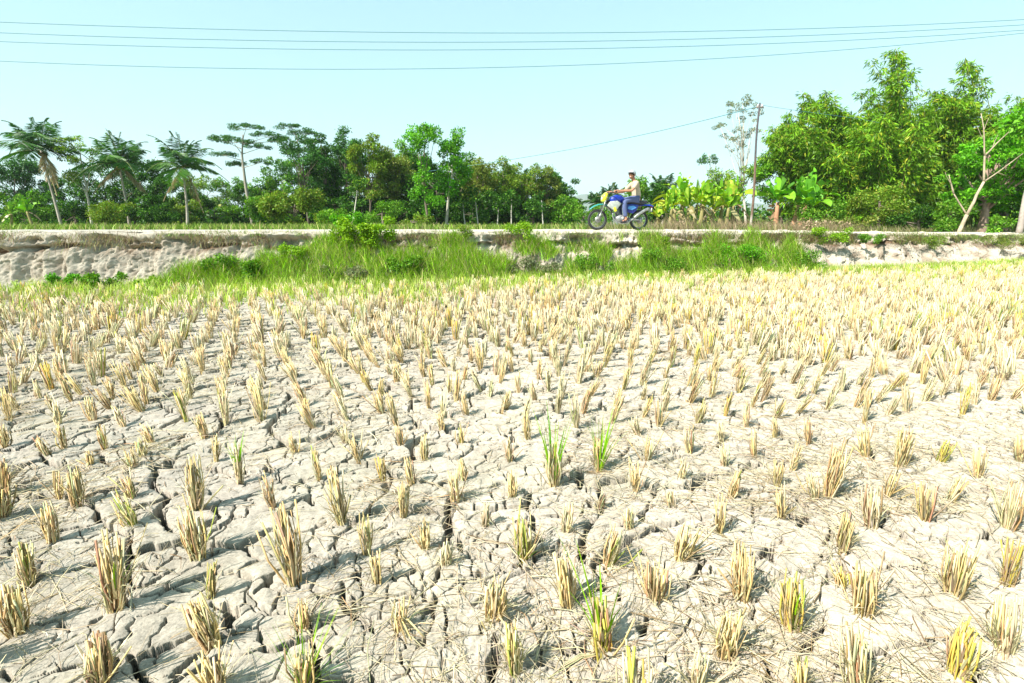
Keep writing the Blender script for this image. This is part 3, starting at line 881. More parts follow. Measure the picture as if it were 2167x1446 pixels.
def rand_stub_params(x):
    w = float(np.clip((x + 1.5) / 5, 0, 1))
    H = rng.uniform(0.13, 0.24)
    lean = rng.normal(0, 0.03, 2) + np.array([0.035 * np.clip(x, -1.5, 1.5), 0])
    fl = rng.choice(["", "b", "w", "g", "p", "wB", "B", "bB", "y"], p=[.2, .12, .14, .1, .16, .1, .1, .06, .02])
    if rng.uniform() < 0.5 * w: fl = fl.replace("b", "") + "p"
    return H, lean, fl

# labels: look, order counted from the left edge, and the row counted towards the bank
ORD = ["first", "second", "third", "fourth", "fifth", "sixth", "seventh", "eighth", "ninth", "tenth", "eleventh", "twelfth", "thirteenth", "fourteenth",
       "fifteenth", "sixteenth", "seventeenth", "eighteenth", "nineteenth", "twentieth", "twenty-first", "twenty-second", "twenty-third", "twenty-fourth",
       "twenty-fifth", "twenty-sixth", "twenty-seventh", "twenty-eighth", "twenty-ninth", "thirtieth", "thirty-first", "thirty-second", "thirty-third",
       "thirty-fourth", "thirty-fifth", "thirty-sixth", "thirty-seventh", "thirty-eighth", "thirty-ninth", "fortieth"]
nn = sorted(near_ids, key=lambda k: -py[k])
bands = []; cur = []; last = None
for k in nn:
    if cur and py[cur[0]] - py[k] > max(12.0, (py[cur[0]] - 478) * 0.062): bands.append(cur); cur = []
    cur.append(k)
if cur: bands.append(cur)
lab_of = {}
LOOK = {"": "golden", "b": "brown", "w": "ragged golden", "g": "greenish", "p": "pale", "wB": "wide ragged", "B": "thick golden", "bB": "thick brown", "y": "yellow",
        "wp": "ragged pale", "gp": "pale greenish", "pp": "bleached", "wBp": "wide pale", "Bp": "thick pale", "yp": "pale yellow"}
par = {}
for bi_, bnd in enumerate(bands):
    bnd = sorted(bnd, key=lambda k: px[k])
    for r_, k in enumerate(bnd):
        H, lean, fl = rand_stub_params(cand[k][0])
        par[k] = (H, lean, fl)
        look = ("short " if H < 0.165 else "tall " if H > 0.22 else "") + LOOK.get(fl, "golden")
        n_ = len(bnd)
        if px[k] < 1083: pos = "%s from left edge" % ORD[min(r_, 39)]
        else: pos = "%s from right edge" % ORD[min(n_ - 1 - r_, 39)]
        pos = pos.replace("first from ", "at ")
        lab_of[k] = "%s clump %s, %s row past the near clumps" % (look, pos, ORD[bi_])
for k in near_ids:
    H, lean, fl = par[k]
    ft = np.array([cand[k][0], cand[k][1], 0.0])
    tp = ft + np.array([lean[0], lean[1], H])
    make_stub(ft, tp, fl, lab_of[k])

# beyond them: one mass of stubble, made of the same bunches
mb = MB()
# variants of bunches as raw arrays
VAR = []
for v in range(24):
    m_ = MB(); H, lean, fl = rand_stub_params(0.5 if v % 2 else 2.5)
    straw_clump(m_, (0, 0, -0.02), (lean[0], lean[1], H + 0.04), 16, 0.03, 0.065 if 'w' in fl else 0.05, fl.replace("d", "").replace("b", "") + ("p" if v % 3 else ""), 1.7)
    VAR.append(m_)
rest = [k for k in range(len(cand)) if k not in near_set]
REST = [(cand[k][0], cand[k][1], right[k]) for k in rest]
for _ in range(2600):        # towards the back on the right the bunches run together
    y = 4.5 + 14 * rng.uniform() ** 0.8; x = rng.uniform(-0.45, 1.15) * y
    if y > yb(np.array(x)) - 0.1 or rng.uniform() > sstep(-0.5, 0.5, x / y) * sstep(4.0, 8, y): continue
    REST.append((x, y, 0.5))
for x, y, rk in REST:
    m_ = VAR[rng.integers(24)]
    sc = rng.uniform(0.8, 1.15) * (1 + 0.10 * rk)
    th = rng.uniform(0, 6.28); c_, s_ = math.cos(th), math.sin(th)
    v = np.concatenate(m_.v) * sc
    v = np.stack([v[:, 0] * c_ - v[:, 1] * s_ + x, v[:, 0] * s_ + v[:, 1] * c_ + y, v[:, 2]], 1)
    cl = np.concatenate(m_.c) * np.array([1.03, 1.03, 1.06])
    # living regrowth turns the last rows green near the bank
    db = yb(np.array(x)) - y
    gk = float(np.clip(1.15 - db / (1.5 + 2.4 * vnoise(np.array(x * 0.5), np.array(1.0), 8)), 0, 1)) * (1.0 if x < 1.0 else 0.7)
    if rng.uniform() < gk * 0.55: cl = cl * np.array([0.62, 0.86, 0.35])
    mb.add(v, np.concatenate(m_.q), np.concatenate(m_.t), cl)
tag(mb.build("stubble", M["straw"]), "dense pale stubble covering the back of the field", kind="stuff")

# fresh grass growing along the foot of the bank and between the last rows
def grass_patch(mb, xs, ys, zs, hmin, hmax, col, wd=0.010, lean=0.25, amt=0.3, seg=3):
    N = len(xs); a = rng.uniform(0, 6.283, N)
    d = np.stack([np.cos(a), np.sin(a), 0 * a], 1)
    base = np.stack([xs, ys, zs], 1)
    h = rng.uniform(hmin, hmax, N)
    dr = np.array([0, 0, 1.0]) + d * rng.uniform(0, lean, (N, 1))
    sd = np.stack([-np.sin(a), np.cos(a), 0 * a], 1) * 0.6 + np.array([1.0, 0, 0])
    bend = d * (h * rng.uniform(0, 0.6, N))[:, None] - np.array([0, 0, 1.0]) * (h * rng.uniform(0, 0.25, N))[:, None]
    col = np.asarray(col)
    cl = vary(col, N, amt, 0.10) if col.ndim == 1 else col * np.exp(rng.normal(0, amt, (N, 1)))
    blades(mb, base, dr, sd, bend, h, wd * rng.uniform(0.6, 1.3, N), cl, seg)

mb = MB()
N = 52000
xs = rng.uniform(-15, 26, N)
w_ = np.clip(1.0 + 1.5 * vnoise(xs * 0.5, xs * 0 + 1.0, 8) + np.where(xs < 0, 1.4, 0) - np.where(xs > 3, 0.6, 0), 0.3, 4)
dd = rng.exponential(0.5, N) * w_
cl_ = fbm(xs * 1.4, dd * 1.8, 311, 3)
k = (dd < 4.0) & (cl_ > 0.36 + 0.05 * dd)
xs, dd = xs[k], dd[k]; ys = yb(xs) - dd + 0.1
t = rng.uniform(0, 1, (len(xs), 1))
colg = np.where(t < 0.55, [[0.34, 0.52, 0.05]], [[0.50, 0.52, 0.15]])
grass_patch(mb, xs, ys, np.zeros(len(xs)) - 0.02, 0.12, 0.40, colg, 0.014)
tag(mb.build("field_grass", M["grass"]), "fresh yellow-green grass along the foot of the bank", kind="stuff")

# loose straw lying over the mud
def litter(N, dmin, dmax, r, lmin, lmax, bias):
    d = dmin * np.exp(rng.uniform(0, math.log(dmax / dmin), N))
    u_ = rng.uniform(-1.15, 1.15, N)
    x = u_ * d
    kk = fbm(x * 1.7, d * 1.7, 320, 3)
    keep = rng.uniform(0, 1, N) < np.clip(0.06 + 0.65 * sstep(0.40, 0.62, kk) + bias * sstep(-0.3, 0.7, u_), 0, 1)
    x, d = x[keep], d[keep]; n = len(x)
    a = rng.uniform(0, 6.283, n) ; L_ = rng.uniform(lmin, lmax, n) * rng.uniform(0.5, 1, n)
    dx, dy = np.cos(a) * L_ / 2, np.sin(a) * L_ / 2
    h = lambda X_, Y_: field(X_, Y_, False)
    p0 = np.stack([x - dx, d - dy, h(x - dx, d - dy) + r + rng.uniform(0, 0.006, n)], 1)
    p1 = np.stack([x + dx, d + dy, h(x + dx, d + dy) + r + rng.exponential(0.008, n)], 1)
    cv = rng.normal(0, 0.10, n) * L_
    mx, my = x - np.sin(a) * cv, d + np.cos(a) * cv
    pm = np.stack([mx, my, np.maximum(h(mx, my) + r, (p0[:, 2] + p1[:, 2]) / 2) + rng.uniform(0, 0.012, n)], 1)
    t = rng.uniform(0, 1, (n, 1))
    col = np.where(t < 0.85, vary([0.58, 0.49, 0.33], n, 0.2, 0.03), vary([0.32, 0.22, 0.12], n, 0.3, 0.05))
    return p0, p1, pm, r * rng.uniform(0.6, 1.4, n), col
mb = MB()
for args in ((6500, 1.0, 3.0, 0.0011, 0.05, 0.22, 0.5), (1500, 1.0, 3.5, 0.0020, 0.10, 0.34, 0.5), (8000, 2.2, 5.5, 0.0017, 0.06, 0.26, 0.5), (9000, 5, 13, 0.0028, 0.08, 0.28, 0.4)):
    p0, p1, pm, rr, col = litter(*args)
    sticks(mb, p0, p1, rr, rr * 0.7, col, pm)
tag(mb.build("straw_litter", M["straw"]), "loose dry straw scattered over the cracked mud", kind="stuff")
# crumbs of dry mud
mb = MB()
N = 2600
d = 1.1 * np.exp(rng.uniform(0, math.log(6), N)); x = rng.uniform(-1.15, 1.15, N) * d
k = fbm(x * 2.5, d * 2.5, 340, 3) > 0.5
x, d = x[k], d[k]; n = len(x); z = field(x, d, False)
s_ = rng.uniform(0.002, 0.007, n) * np.sqrt(d)
oc = np.array([(1, 0, 0), (0, 1, 0), (-1, 0, 0), (0, -1, 0), (0, 0, 0.8), (0, 0, -0.8)])
v = oc[None] * s_[:, None, None] * rng.uniform(0.5, 1.3, (n, 6, 3)) + np.stack([x, d, z + s_ * 0.3], 1)[:, None]
tr = np.array([(0, 1, 4), (1, 2, 4), (2, 3, 4), (3, 0, 4), (1, 0, 5), (2, 1, 5), (3, 2, 5), (0, 3, 5)])
mb.add(v.reshape(-1, 3), None, (np.arange(n)[:, None, None] * 6 + tr[None]).reshape(-1, 3), (0.97, 0.95, 0.92))
tag(mb.build("mud_crumbs", M["cracked"]), "small crumbs of dry mud lying on the slabs", kind="stuff")
# ------------------------------------------------------------------ trees and other plants
def base_at(px, Y):
    p = at(px, 486, Y)
    return np.array([p[0], Y, float(land_z(np.array(p[0])))-0.03])

def crown_leaves(mb, cen, rad, n, size, cols, flat=1.0, droop=0.2, aspect=0.55, shell=0.5):
    """leaves scattered through one clump of a crown"""
    g = unit(rng.normal(0, 1, (n, 3)))
    rr = rng.uniform(shell ** 3, 1, (n, 1)) ** (1 / 3) * (1 + 0.18 * rng.normal(0, 1, (n, 1)))
    p = cen + g * rr * rad * np.array([1, 1, flat])
    d = g * 0.6 + rng.normal(0, 0.7, (n, 3)) - np.array([0, 0, droop])
    nn_ = unit(rng.normal(0, 0.6, (n, 3)) + np.array([0, 0, 0.8]))
    t = rng.uniform(0, 1, (n, 1))
    base = np.where(t < 0.6, [cols[0]], np.where(t < 0.88, [cols[1]], [cols[-1]]))
    col = np.clip(base * np.exp(rng.normal(0, 0.22, (n, 1))), 0.004, 0.8)
    L_ = size * rng.uniform(0.6, 1.3, n)
    cards(mb, p, d, nn_, L_, L_ * aspect, col)

def limb(mb, a, b, r0, r1, wob=0.06, n=7, sides=6, col=(0.3, 0.25, 0.2)):
    a = np.asarray(a, float); b = np.asarray(b, float); t = np.linspace(0, 1, n)[:, None]
    L_ = np.linalg.norm(b - a)
    w = rng.normal(0, wob * L_ * 0.4, (n, 3)) * np.sin(t * math.pi); w[:, 2] *= 0.3
    p = a + (b - a) * t + np.cumsum(w, 0) * 0.4 * np.sin(t * math.pi)
    cc = np.clip(np.asarray(col)[None] * np.exp(rng.normal(0, 0.12, (n, 1))), 0, 1)
    tube(mb, p, r0 + (r1 - r0) * t[:, 0] ** 0.8, sides, cc)
    return p

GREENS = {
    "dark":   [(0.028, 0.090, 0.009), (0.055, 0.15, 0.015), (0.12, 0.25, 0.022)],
    "blue":   [(0.040, 0.125, 0.022), (0.065, 0.17, 0.028), (0.10, 0.22, 0.035)],
    "mid":    [(0.09, 0.23, 0.015), (0.14, 0.30, 0.022), (0.20, 0.31, 0.03)],
    "olive":  [(0.13, 0.24, 0.02), (0.20, 0.29, 0.03), (0.23, 0.23, 0.035)],
    "brown":  [(0.16, 0.22, 0.03), (0.22, 0.23, 0.045), (0.11, 0.21, 0.02)],
    "bright": [(0.10, 0.32, 0.012), (0.16, 0.40, 0.018), (0.07, 0.21, 0.015)],
    "lime":   [(0.19, 0.36, 0.015), (0.26, 0.40, 0.022), (0.11, 0.25, 0.015)],
    "bamboo": [(0.16, 0.32, 0.014), (0.10, 0.23, 0.012), (0.28, 0.31, 0.022)],
    "pale":   [(0.19, 0.23, 0.10), (0.24, 0.22, 0.12), (0.15, 0.20, 0.08)],
}

def tree(name, label, cx, top, w, bot, bx, Y, kind, leaf=0.26, dens=1.0, clumps=None, trunk=(0.14, (0.15, 0.12, 0.09)), flat=0.75, shape="round", group=None, cat="tree", gap=0.35, depth=0.8):
    """cx, top, bot, w: the crown's box in the photo; bx: the trunk's foot"""
    base = base_at(bx, Y)
    root = empty(name, base, label, cat, group)
    pt = at(cx, top, Y); pb = at(cx, bot, Y)
    Wm = w * (Y * 1.0) / F * CP; Hm = pt[2] - pb[2]
    cz = (pt[2] + pb[2]) / 2; cxm = (pt[0] + pb[0]) / 2
    cl = GREENS[kind]; leaf = leaf * 0.80
    if clumps is None: clumps = int(max(7, min(46, Wm * Hm * 1.5)))
    mt = MB(); mc = MB()
    tr, tc = trunk
    top_c = np.array([cxm, Y, pb[2] + Hm * 0.6])
    p = limb(mt, base - [0, 0, .1], top_c, tr, tr * 0.3, 0.10, 9, 8, tc)
    for k in range(clumps):
        for _ in range(30):
            g = rng.uniform(-1, 1, 3)
            if shape == "round":
                ok = (g ** 2).sum() < 1
            elif shape == "cone":
                ok = abs(g[0]) < (0.95 - g[2]) * 0.6 + 0.15 and abs(g[1]) < .9
            elif shape == "block":
                ok = abs(g[0]) ** 4 + abs(g[2]) ** 4 < 1
            else:
                ok = True
            if ok and rng.uniform() < 0.45 + 0.55 * np.linalg.norm(g): break
        c = np.array([cxm + g[0] * Wm / 2 * 0.86, Y + g[1] * Wm / 2 * depth, cz + g[2] * Hm / 2 * 0.88])
        r = rng.uniform(0.55, 1.15) * math.sqrt(Wm * Hm / clumps) * 0.78 * (1 - gap * 0.4)
        if c[2] - r * flat < base[2]: c[2] = base[2] + r * flat
        n = int(dens * 46 * (r / leaf) ** 2 * 0.75)
        n = max(40, min(n, 2200))
        tone = math.exp(rng.normal(0, 0.16))
        cc = [tuple(np.array(a) * tone) for a in cl]
        crown_leaves(mc, c, r, n, leaf, cc, flat)
        if k % 2 == 0:
            st = p[rng.integers(3, len(p) - 1)]
            limb(mt, st, c, tr * 0.32, tr * 0.08, 0.10, 5, 5, tc)
    mt.build("trunk", M["bark"], root)
    mc.build("crown", M["leaf"], root)
    return root

def palm(label, bx, cx, cy, Y, R_, nf=17, trunk_r=0.105, name="coconut_palm", group="coconut palms behind the road", col=[(0.03, 0.105, 0.012), (0.06, 0.17, 0.016)], tcol=(0.34, 0.30, 0.25), old=2, zoff=0.0, seed=0):
    base = base_at(bx, Y); base[2] += zoff
    c = at(cx, cy, Y)
    root = empty(name, base, label, "palm tree", group)
    mt = MB(); t = np.linspace(0, 1, 16)[:, None]
    p = base - [0, 0, .1] + (c - base + [0, 0, .1]) * t
    p[:, 0] += np.sin(t[:, 0] * math.pi) * (c[0] - base[0]) * 0.10 + np.sin(t[:, 0] * 5) * 0.04
    rr = trunk_r * (1.25 - 0.6 * t[:, 0]) + 0.10 * trunk_r * np.sin(t[:, 0] * 90)
    rr[0] *= 1.5
    tube(mt, p, rr, 8, np.clip(np.array(tcol)[None] * (0.85 + 0.3 * rng.uniform(0, 1, (16, 1))), 0, 1))
    mt.build("trunk", M["bark"], root)
    mf = MB(); mo = MB()
    for k in range(nf + old):
        dead = k >= nf
        az = k * 2.399 + seed + rng.normal(0, 0.2)
        el = (R(86) - (k / nf) ** 1.25 * R(88) + rng.normal(0, 0.08)) if not dead else R(-40) + rng.normal(0, 0.25)
        L_ = R_ * rng.uniform(0.85, 1.12) * (0.8 if k < 3 else 1) * (0.75 if dead else 1)
        hd = np.array([math.cos(az), math.sin(az), 0])
        s = np.linspace(0, 1, 14)
        sag = (0.20 + 0.48 * math.cos(max(el, 0))) if not dead else 0.25
        hx = math.cos(el) * s * L_ + 0.25 * s * s * L_ * (0.5 if el > 1.0 else 0)
        hz = math.sin(el) * s * L_ - sag * s ** 2.2 * L_
        rp = c + hd * hx[:, None] + np.array([0, 0, 1.0]) * hz[:, None]
        m = mo if dead else mf
        cc = np.array((0.34, 0.27, 0.13) if dead else (0.22, 0.26, 0.08))
        tube(m, rp, np.linspace(0.035, 0.008, 14), 4, cc, cap=False)
        # leaflets on both sides, hanging
        ns = 56
        ss = np.linspace(0.10, 1.0, ns)
        P = np.stack([np.interp(ss, s, rp[:, a]) for a in range(3)], 1)
        T_ = unit(np.stack([np.interp(ss, s, np.gradient(rp[:, a])) for a in range(3)], 1))
        sv = unit(np.cross(T_, np.array([0, 0, 1.0]) + hd * 0.2))
        for sg in (-1, 1):
            ll = L_ * 0.27 * np.sin(np.clip(ss * 1.15 + 0.12, 0, 1) * math.pi) ** 0.6 + 0.12
            hang = 0.55 if not dead else 1.4
            d = sv * sg + T_ * 0.55 - np.array([0, 0, hang]) * rng.uniform(0.5, 1.5, (ns, 1))
            base_c = (0.38, 0.30, 0.16) if dead else col[0] if rng.uniform() < 0.6 else col[1]
            cards(m, P, d, T_ + rng.normal(0, 0.2, (ns, 3)), ll, 0.08, vary(base_c, ns, 0.2, 0.05), 0.05)
    mf.build("fronds", M["frond"], root)
    if old:
        for q_ in range(9):
            a = rng.uniform(0, 6.28)
            ellipsoid(mo, c + [0.22 * math.cos(a), 0.22 * math.sin(a), -0.25 - 0.12 * rng.uniform()], (.11, .11, .13), 8, 6, (0.30, 0.24, 0.07))
        mo.build("dead_fronds_and_nuts", M["frond"], root)
    return root

def banana(label, bx, top, Y, n_leaf=8, col=GREENS["lime"], lean=0.0, group="banana plants beside the road", stem_c=(0.25, 0.22, 0.09), width=1.0, zb=None):
    base = base_at(bx, Y)
    if zb is not None: base[2] = zb
    tp = at(bx, top, Y)
    H = tp[2] - base[2]
    root = empty("banana_plant", base, label, "banana plant", group)
    ms = MB(); t = np.linspace(0, 1, 8)[:, None]
    crown = base + [lean * H, 0, H * 0.50]
    p = base + (crown - base) * t
    r = H * 0.042
    tube(ms, p, r * (1.25 - 0.6 * t[:, 0]), 8, np.clip(np.array(stem_c)[None] * (0.7 + 0.5 * rng.uniform(0, 1, (8, 1))), 0, 1))
    ms.build("stem", M["bark"], root)
    ml = MB(); md = MB(); nd = 1
    for k in range(n_leaf + nd):
        dead = k >= n_leaf
        az = k * 2.399 + rng.normal(0, 0.25) + bx
        el = R(88) - (k / n_leaf) * R(62) if not dead else R(-5)
        L_ = H * 0.56 * rng.uniform(0.85, 1.15) * (0.5 if dead else 1)
        hd = np.array([math.cos(az), math.sin(az), 0])
        ns = 12; s = np.linspace(0, 1, ns)
        sag = 0.18 + 0.55 * math.cos(el) if not dead else 1.1
        rp = crown + hd * (math.cos(el) * s * L_)[:, None] + np.array([0, 0, 1.0]) * (math.sin(el) * s * L_ - sag * s ** 2.4 * L_ * 0.8)[:, None]
        T_ = unit(np.gradient(rp, axis=0))
        tw = rng.normal(0, 0.5)
        sv = unit(np.cross(T_, np.array([0, 0, 1.0]) + hd * 0.4 + np.array([tw, 0, 0])))
        nv = np.cross(sv, T_)
        wv = (width * H * 0.072 * np.sin(np.clip((s - 0.12) / 0.88, 0, 1) * math.pi) ** 0.55)[:, None] + 0.012
        m = md if dead else ml
        base_c = np.array((0.46, 0.36, 0.18) if dead else col[k % 3])
        cL = vary(base_c, 1, 0.15)[0]
        for sg in (-1, 1):
            v = np.concatenate([rp, rp + sv * sg * wv + nv * wv * (0.35 if not dead else -0.5)])
            qd = []
            for i in range(ns - 1):
                if rng.uniform() < 0.22 and 2 < i: continue      # torn leaf
                qd.append((i, i + 1, ns + i + 1, ns + i))
            cc = np.tile(cL, (2 * ns, 1)) * np.exp(rng.normal(0, 0.1, (2 * ns, 1)))
            cc[:ns] *= np.array([1.25, 1.1, 1.2])
            m.add(v, qd, None, np.clip(cc, 0, .9))
    ml.build("leaves", M["frond"], root)
    md.build("dry_leaves", M["frond"], root)
    return root

def bamboo(label, cx, top, w, bx, Y, kind="bamboo", nc=26, bot=480, lean=0.0, plume=None, name="bamboo_clump", dens=1.0):
    base = base_at(bx, Y)
    root = empty(name, base, label, "bamboo", "bamboo thicket behind the road")
    Wm = w * Y / F * CP; pt = at(cx, top, Y); Ht = pt[2] - base[2]
    cl = [np.array(c) for c in GREENS[kind]]
    mc = MB(); ml = MB()
    P, D, C, S_ = [], [], [], []
    for k in range(nc):
        a = rng.uniform(0, 6.283); u_ = rng.uniform(-1, 1)
        foot = base + np.array([u_ * Wm * 0.22, rng.uniform(-.8, .8), 0])
        x_end = pt[0] + u_ * Wm * 0.46
        edge_ = 1 - 0.30 * abs(u_) ** 1.5
        H = Ht * edge_ * rng.uniform(0.72, 1.0)
        if plume and k < plume: H = Ht * 1.0; x_end = pt[0] + rng.normal(0, Wm * 0.05); u_ = 0.1
        t = np.linspace(0, 1, 15)
        yo = rng.uniform(-1, 1) * Wm * 0.30
        dx = x_end - foot[0]
        x = foot[0] + dx * (0.45 * t + 0.55 * t ** 2.4) + np.sign(dx) * 0.5 * t ** 5
        y = foot[1] + yo * (0.4 * t + 0.6 * t ** 2.4)
        bend = rng.uniform(0.03, 0.14)
        z = foot[2] + H * (t * (1 + bend) - bend * t ** 5)
        cp = np.stack([x, y, z], 1)
        tube(mc, cp, np.linspace(0.05, 0.010, 15), 5, vary((0.30, 0.32, 0.10), 1, .25)[0], cap=False)
        # side twigs with drooping leaf sprays
        nt_ = int(88 * dens)
        ts = rng.uniform(0.12, 1.02, nt_) ** 0.8
        q0 = np.stack([np.interp(ts, t, cp[:, i]) for i in range(3)], 1)
        aa = rng.uniform(0, 6.283, nt_); out = np.stack([np.cos(aa), np.sin(aa), rng.uniform(-0.2, 0.5, nt_)], 1)
        tl = rng.uniform(0.25, 0.95, nt_) * (1.25 - 0.7 * ts)
        tone = np.exp(rng.normal(0, 0.25, nt_))
        for j in range(9):
            f = rng.uniform(0.25, 1.0, nt_)
            P.append(q0 + out * (tl * f)[:, None] - np.array([0, 0, 0.35]) * (tl * f ** 2)[:, None] + rng.normal(0, 0.07, (nt_, 3)))
            D.append(out * 0.6 + rng.normal(0, 0.45, (nt_, 3)) - np.array([0, 0, 0.75]))
            ci = rng.choice(3, nt_, p=[0.5, 0.36, 0.14])
            C.append(np.array(cl)[ci] * tone[:, None] * np.exp(rng.normal(0, 0.15, (nt_, 1))))
    P = np.concatenate(P); D = np.concatenate(D); C = np.concatenate(C)
    k = P[:, 2] > base[2]
    P, D, C = P[k], D[k], np.clip(C[k], .004, .8)
    n = len(P)
    cards(ml, P, D, rng.normal(0, 1, (n, 3)), rng.uniform(0.22, 0.42, n), rng.uniform(0.05, 0.09, n), C)
    mc.build("culms", M["bark"], root)
    ml.build("foliage", M["leaf"], root)
    return root

def acacia(label, bx, pts, Y, layers, kind="blue", leaf=0.17, tcol=(0.30, 0.27, 0.22), group="flat-topped trees against the sky"):
    base = base_at(bx, Y)
    root = empty("flat_topped_tree", base, label, "tree", group)
    mt = MB(); mc = MB()
    tr = np.array([base] + [at(a, b, Y) for a, b in pts])
    s = np.linspace(0, 1, len(tr)); ss = np.linspace(0, 1, 14)
    tp = np.stack([np.interp(ss, s, tr[:, i]) for i in range(3)], 1)
    tube(mt, tp, np.linspace(0.22, 0.05, 14), 7, np.array(tcol))
    for (lx, ly, lw, lh) in layers:
        c = at(lx, ly, Y); W_ = lw * Y / F; Hh = lh * Y / F
        c[1] += rng.uniform(-1, 1) * 1.2
        k = np.argmin(np.abs(tp[:, 2] - (c[2] - W_ * 0.35)))
        limb(mt, tp[k], c - [0, 0, Hh * .3], 0.055, 0.02, 0.05, 6, 5, tcol)
        m = max(3, int(W_ / 0.55))
        for j in range(m):
            u_ = (j + 0.5) / m * 2 - 1
            cc = c + np.array([u_ * W_ / 2, rng.uniform(-.5, .5) * W_ * 0.5, (0.25 - abs(u_) * 0.35) * Hh + rng.normal(0, 0.06)])
            crown_leaves(mc, cc, rng.uniform(0.40, 0.66), 210, leaf, GREENS[kind], 0.30, 0.0, 0.45, 0.0)
            limb(mt, c - [0, 0, Hh * .3], cc, 0.02, 0.008, 0.05, 4, 4, tcol)
    mt.build("trunk", M["bark"], root); mc.build("crown", M["leaf"], root)
    return root

# --- far trees first, left to right
G_FAR = "trees of the far wood"
tree("distant_tree", "hazy olive tree of the far line between palm and flat-topped tree", 440, 372, 120, 455, 440, 95, "olive", 0.4, 1.0, group=G_FAR, shape="block")
tree("distant_tree", "hazy green tree just left of the pale leaning trunk", 505, 365, 100, 452, 505, 98, "mid", 0.4, 1.0, group=G_FAR, shape="block")
tree("distant_tree", "low dark tree at the far left edge behind the banana plant", 35, 318, 120, 465, 35, 66, "blue", 0.34, 1.1, group=G_FAR)
tree("distant_tree", "dark leafy tree in the gap between the first two palms", 130, 372, 130, 470, 130, 60, "dark", 0.32, 1.0, group=G_FAR)
tree("distant_tree", "dense dark tree between the second and third palms", 300, 322, 150, 476, 300, 58, "dark", 0.30, 1.2, group=G_FAR, shape="block")
tree("distant_tree", "dark tree filling the space left of the second palm", 225, 352, 110, 474, 225, 60, "dark", 0.30, 1.1, group=G_FAR, shape="block")
tree("distant_tree", "dark low tree right under the third palm's fronds", 372, 380, 120, 477, 372, 56, "dark", 0.28, 1.2, group=G_FAR, shape="block")
tree("slender_tree", "sparse pale-trunked tree standing between the first two palms", 172, 275, 115, 400, 197, 47, "olive", 0.20, 0.55, clumps=26, trunk=(0.13, (0.52, 0.47, 0.40)), gap=1.0, flat=0.5)
tree("bush", "olive bush at the foot of the sparse pale-trunked tree", 235, 425, 130, 478, 235, 44, "olive", 0.2, 1.0, cat="bush")
tree("bush", "dark green bush between the trunks of the second and third palms", 330, 405, 110, 478, 330, 46, "dark", 0.2, 1.1, cat="bush")
palm("tallest coconut palm, leaning left, at the far left", 132, 88, 320, 46, 4.5, 18, seed=0.4)
palm("middle coconut palm of the three, dark crown with brown skirt", 275, 254, 350, 47, 4.3, 18, seed=1.3)
palm("coconut palm with the straightest trunk, third from the left edge", 397, 388, 355, 45, 4.1, 18, seed=2.2)
acacia("flat-topped tree with layered crown and pale bent trunk", 537, [(520, 395), (512, 330), (514, 285)], 58,
       [(470, 293, 60, 14), (520, 270, 66, 16), (565, 286, 60, 14), (500, 300, 70, 12), (545, 310, 50, 10), (475, 327, 44, 8), (488, 345, 44, 7), (560, 345, 40, 8), (590, 292, 36, 10)])
acacia("airy flat-topped tree rising behind the dark airy one", 640, [(636, 380), (632, 320), (628, 285)], 64,
       [(615, 268, 60, 12), (640, 280, 66, 12), (600, 300, 50, 12), (660, 300, 50, 14), (625, 318, 70, 12)])
G_W = "trees of the wood behind the road"
tree("broadleaf_tree", "mid green tree filling the gap right of the pale bent trunk", 600, 322, 100, 470, 600, 57, "mid", 0.26, 1.1, group=G_W, shape="block")
tree("broadleaf_tree", "dark green tree between the forked-top tree and the tall olive one", 712, 288, 90, 470, 712, 57, "dark", 0.26, 1.1, group=G_W)
tree("broadleaf_tree", "mid green tree behind the brownish one", 862, 288, 80, 470, 860, 57, "mid", 0.26, 1.1, group=G_W)
tree("broadleaf_tree", "green tree with flat top left of the sloping wood", 1000, 318, 80, 470, 1000, 56, "mid", 0.26, 1.0, group=G_W)
tree("broadleaf_tree", "dark airy tree with see-through crown left of the wood", 640, 275, 120, 430, 655, 50, "blue", 0.24, 0.7, clumps=34, group=G_W, gap=.7)
tree("broadleaf_tree", "dark tree with forked pointed top beside the airy one", 682, 268, 70, 440, 690, 52, "dark", 0.26, 1.1, group=G_W)
tree("broadleaf_tree", "dark blue-green tree with ragged top left of the olive one", 735, 268, 70, 380, 745, 56, "blue", 0.28, 0.9, group=G_W)
tree("broadleaf_tree", "tall olive tree with rounded top in the middle of the wood", 780, 272, 92, 440, 785, 50, "olive", 0.25, 1.1, group=G_W)
tree("broadleaf_tree", "brownish half-dry tree right of the tall olive one", 835, 288, 90, 440, 838, 52, "brown", 0.24, 0.9, group=G_W)
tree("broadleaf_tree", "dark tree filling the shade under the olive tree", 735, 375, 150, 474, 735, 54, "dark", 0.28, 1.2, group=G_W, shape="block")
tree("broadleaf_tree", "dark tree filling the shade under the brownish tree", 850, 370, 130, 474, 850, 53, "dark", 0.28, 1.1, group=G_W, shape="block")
tree("broadleaf_tree", "bright green tree hung with creepers, topped by loose leaf tufts", 898, 252, 78, 470, 905, 42, "bright", 0.24, 1.0, group=G_W, clumps=32, shape="block", gap=.6)
tree("broadleaf_tree", "bright green tree with spiky dark top right of the creeper-hung one", 960, 262, 72, 420, 943, 43, "bright", 0.24, 1.0, group=G_W, trunk=(0.15, (0.40, 0.36, 0.30)), clumps=28)
tree("broadleaf_tree", "dark tree behind the two bright green ones", 925, 320, 150, 474, 925, 55, "dark", 0.3, 1.0, group=G_W, shape="block")
tree("broadleaf_tree", "brown-tinged tree at the top left of the sloping wood", 1010, 325, 90, 440, 1012, 50, "brown", 0.24, 0.95, group=G_W)
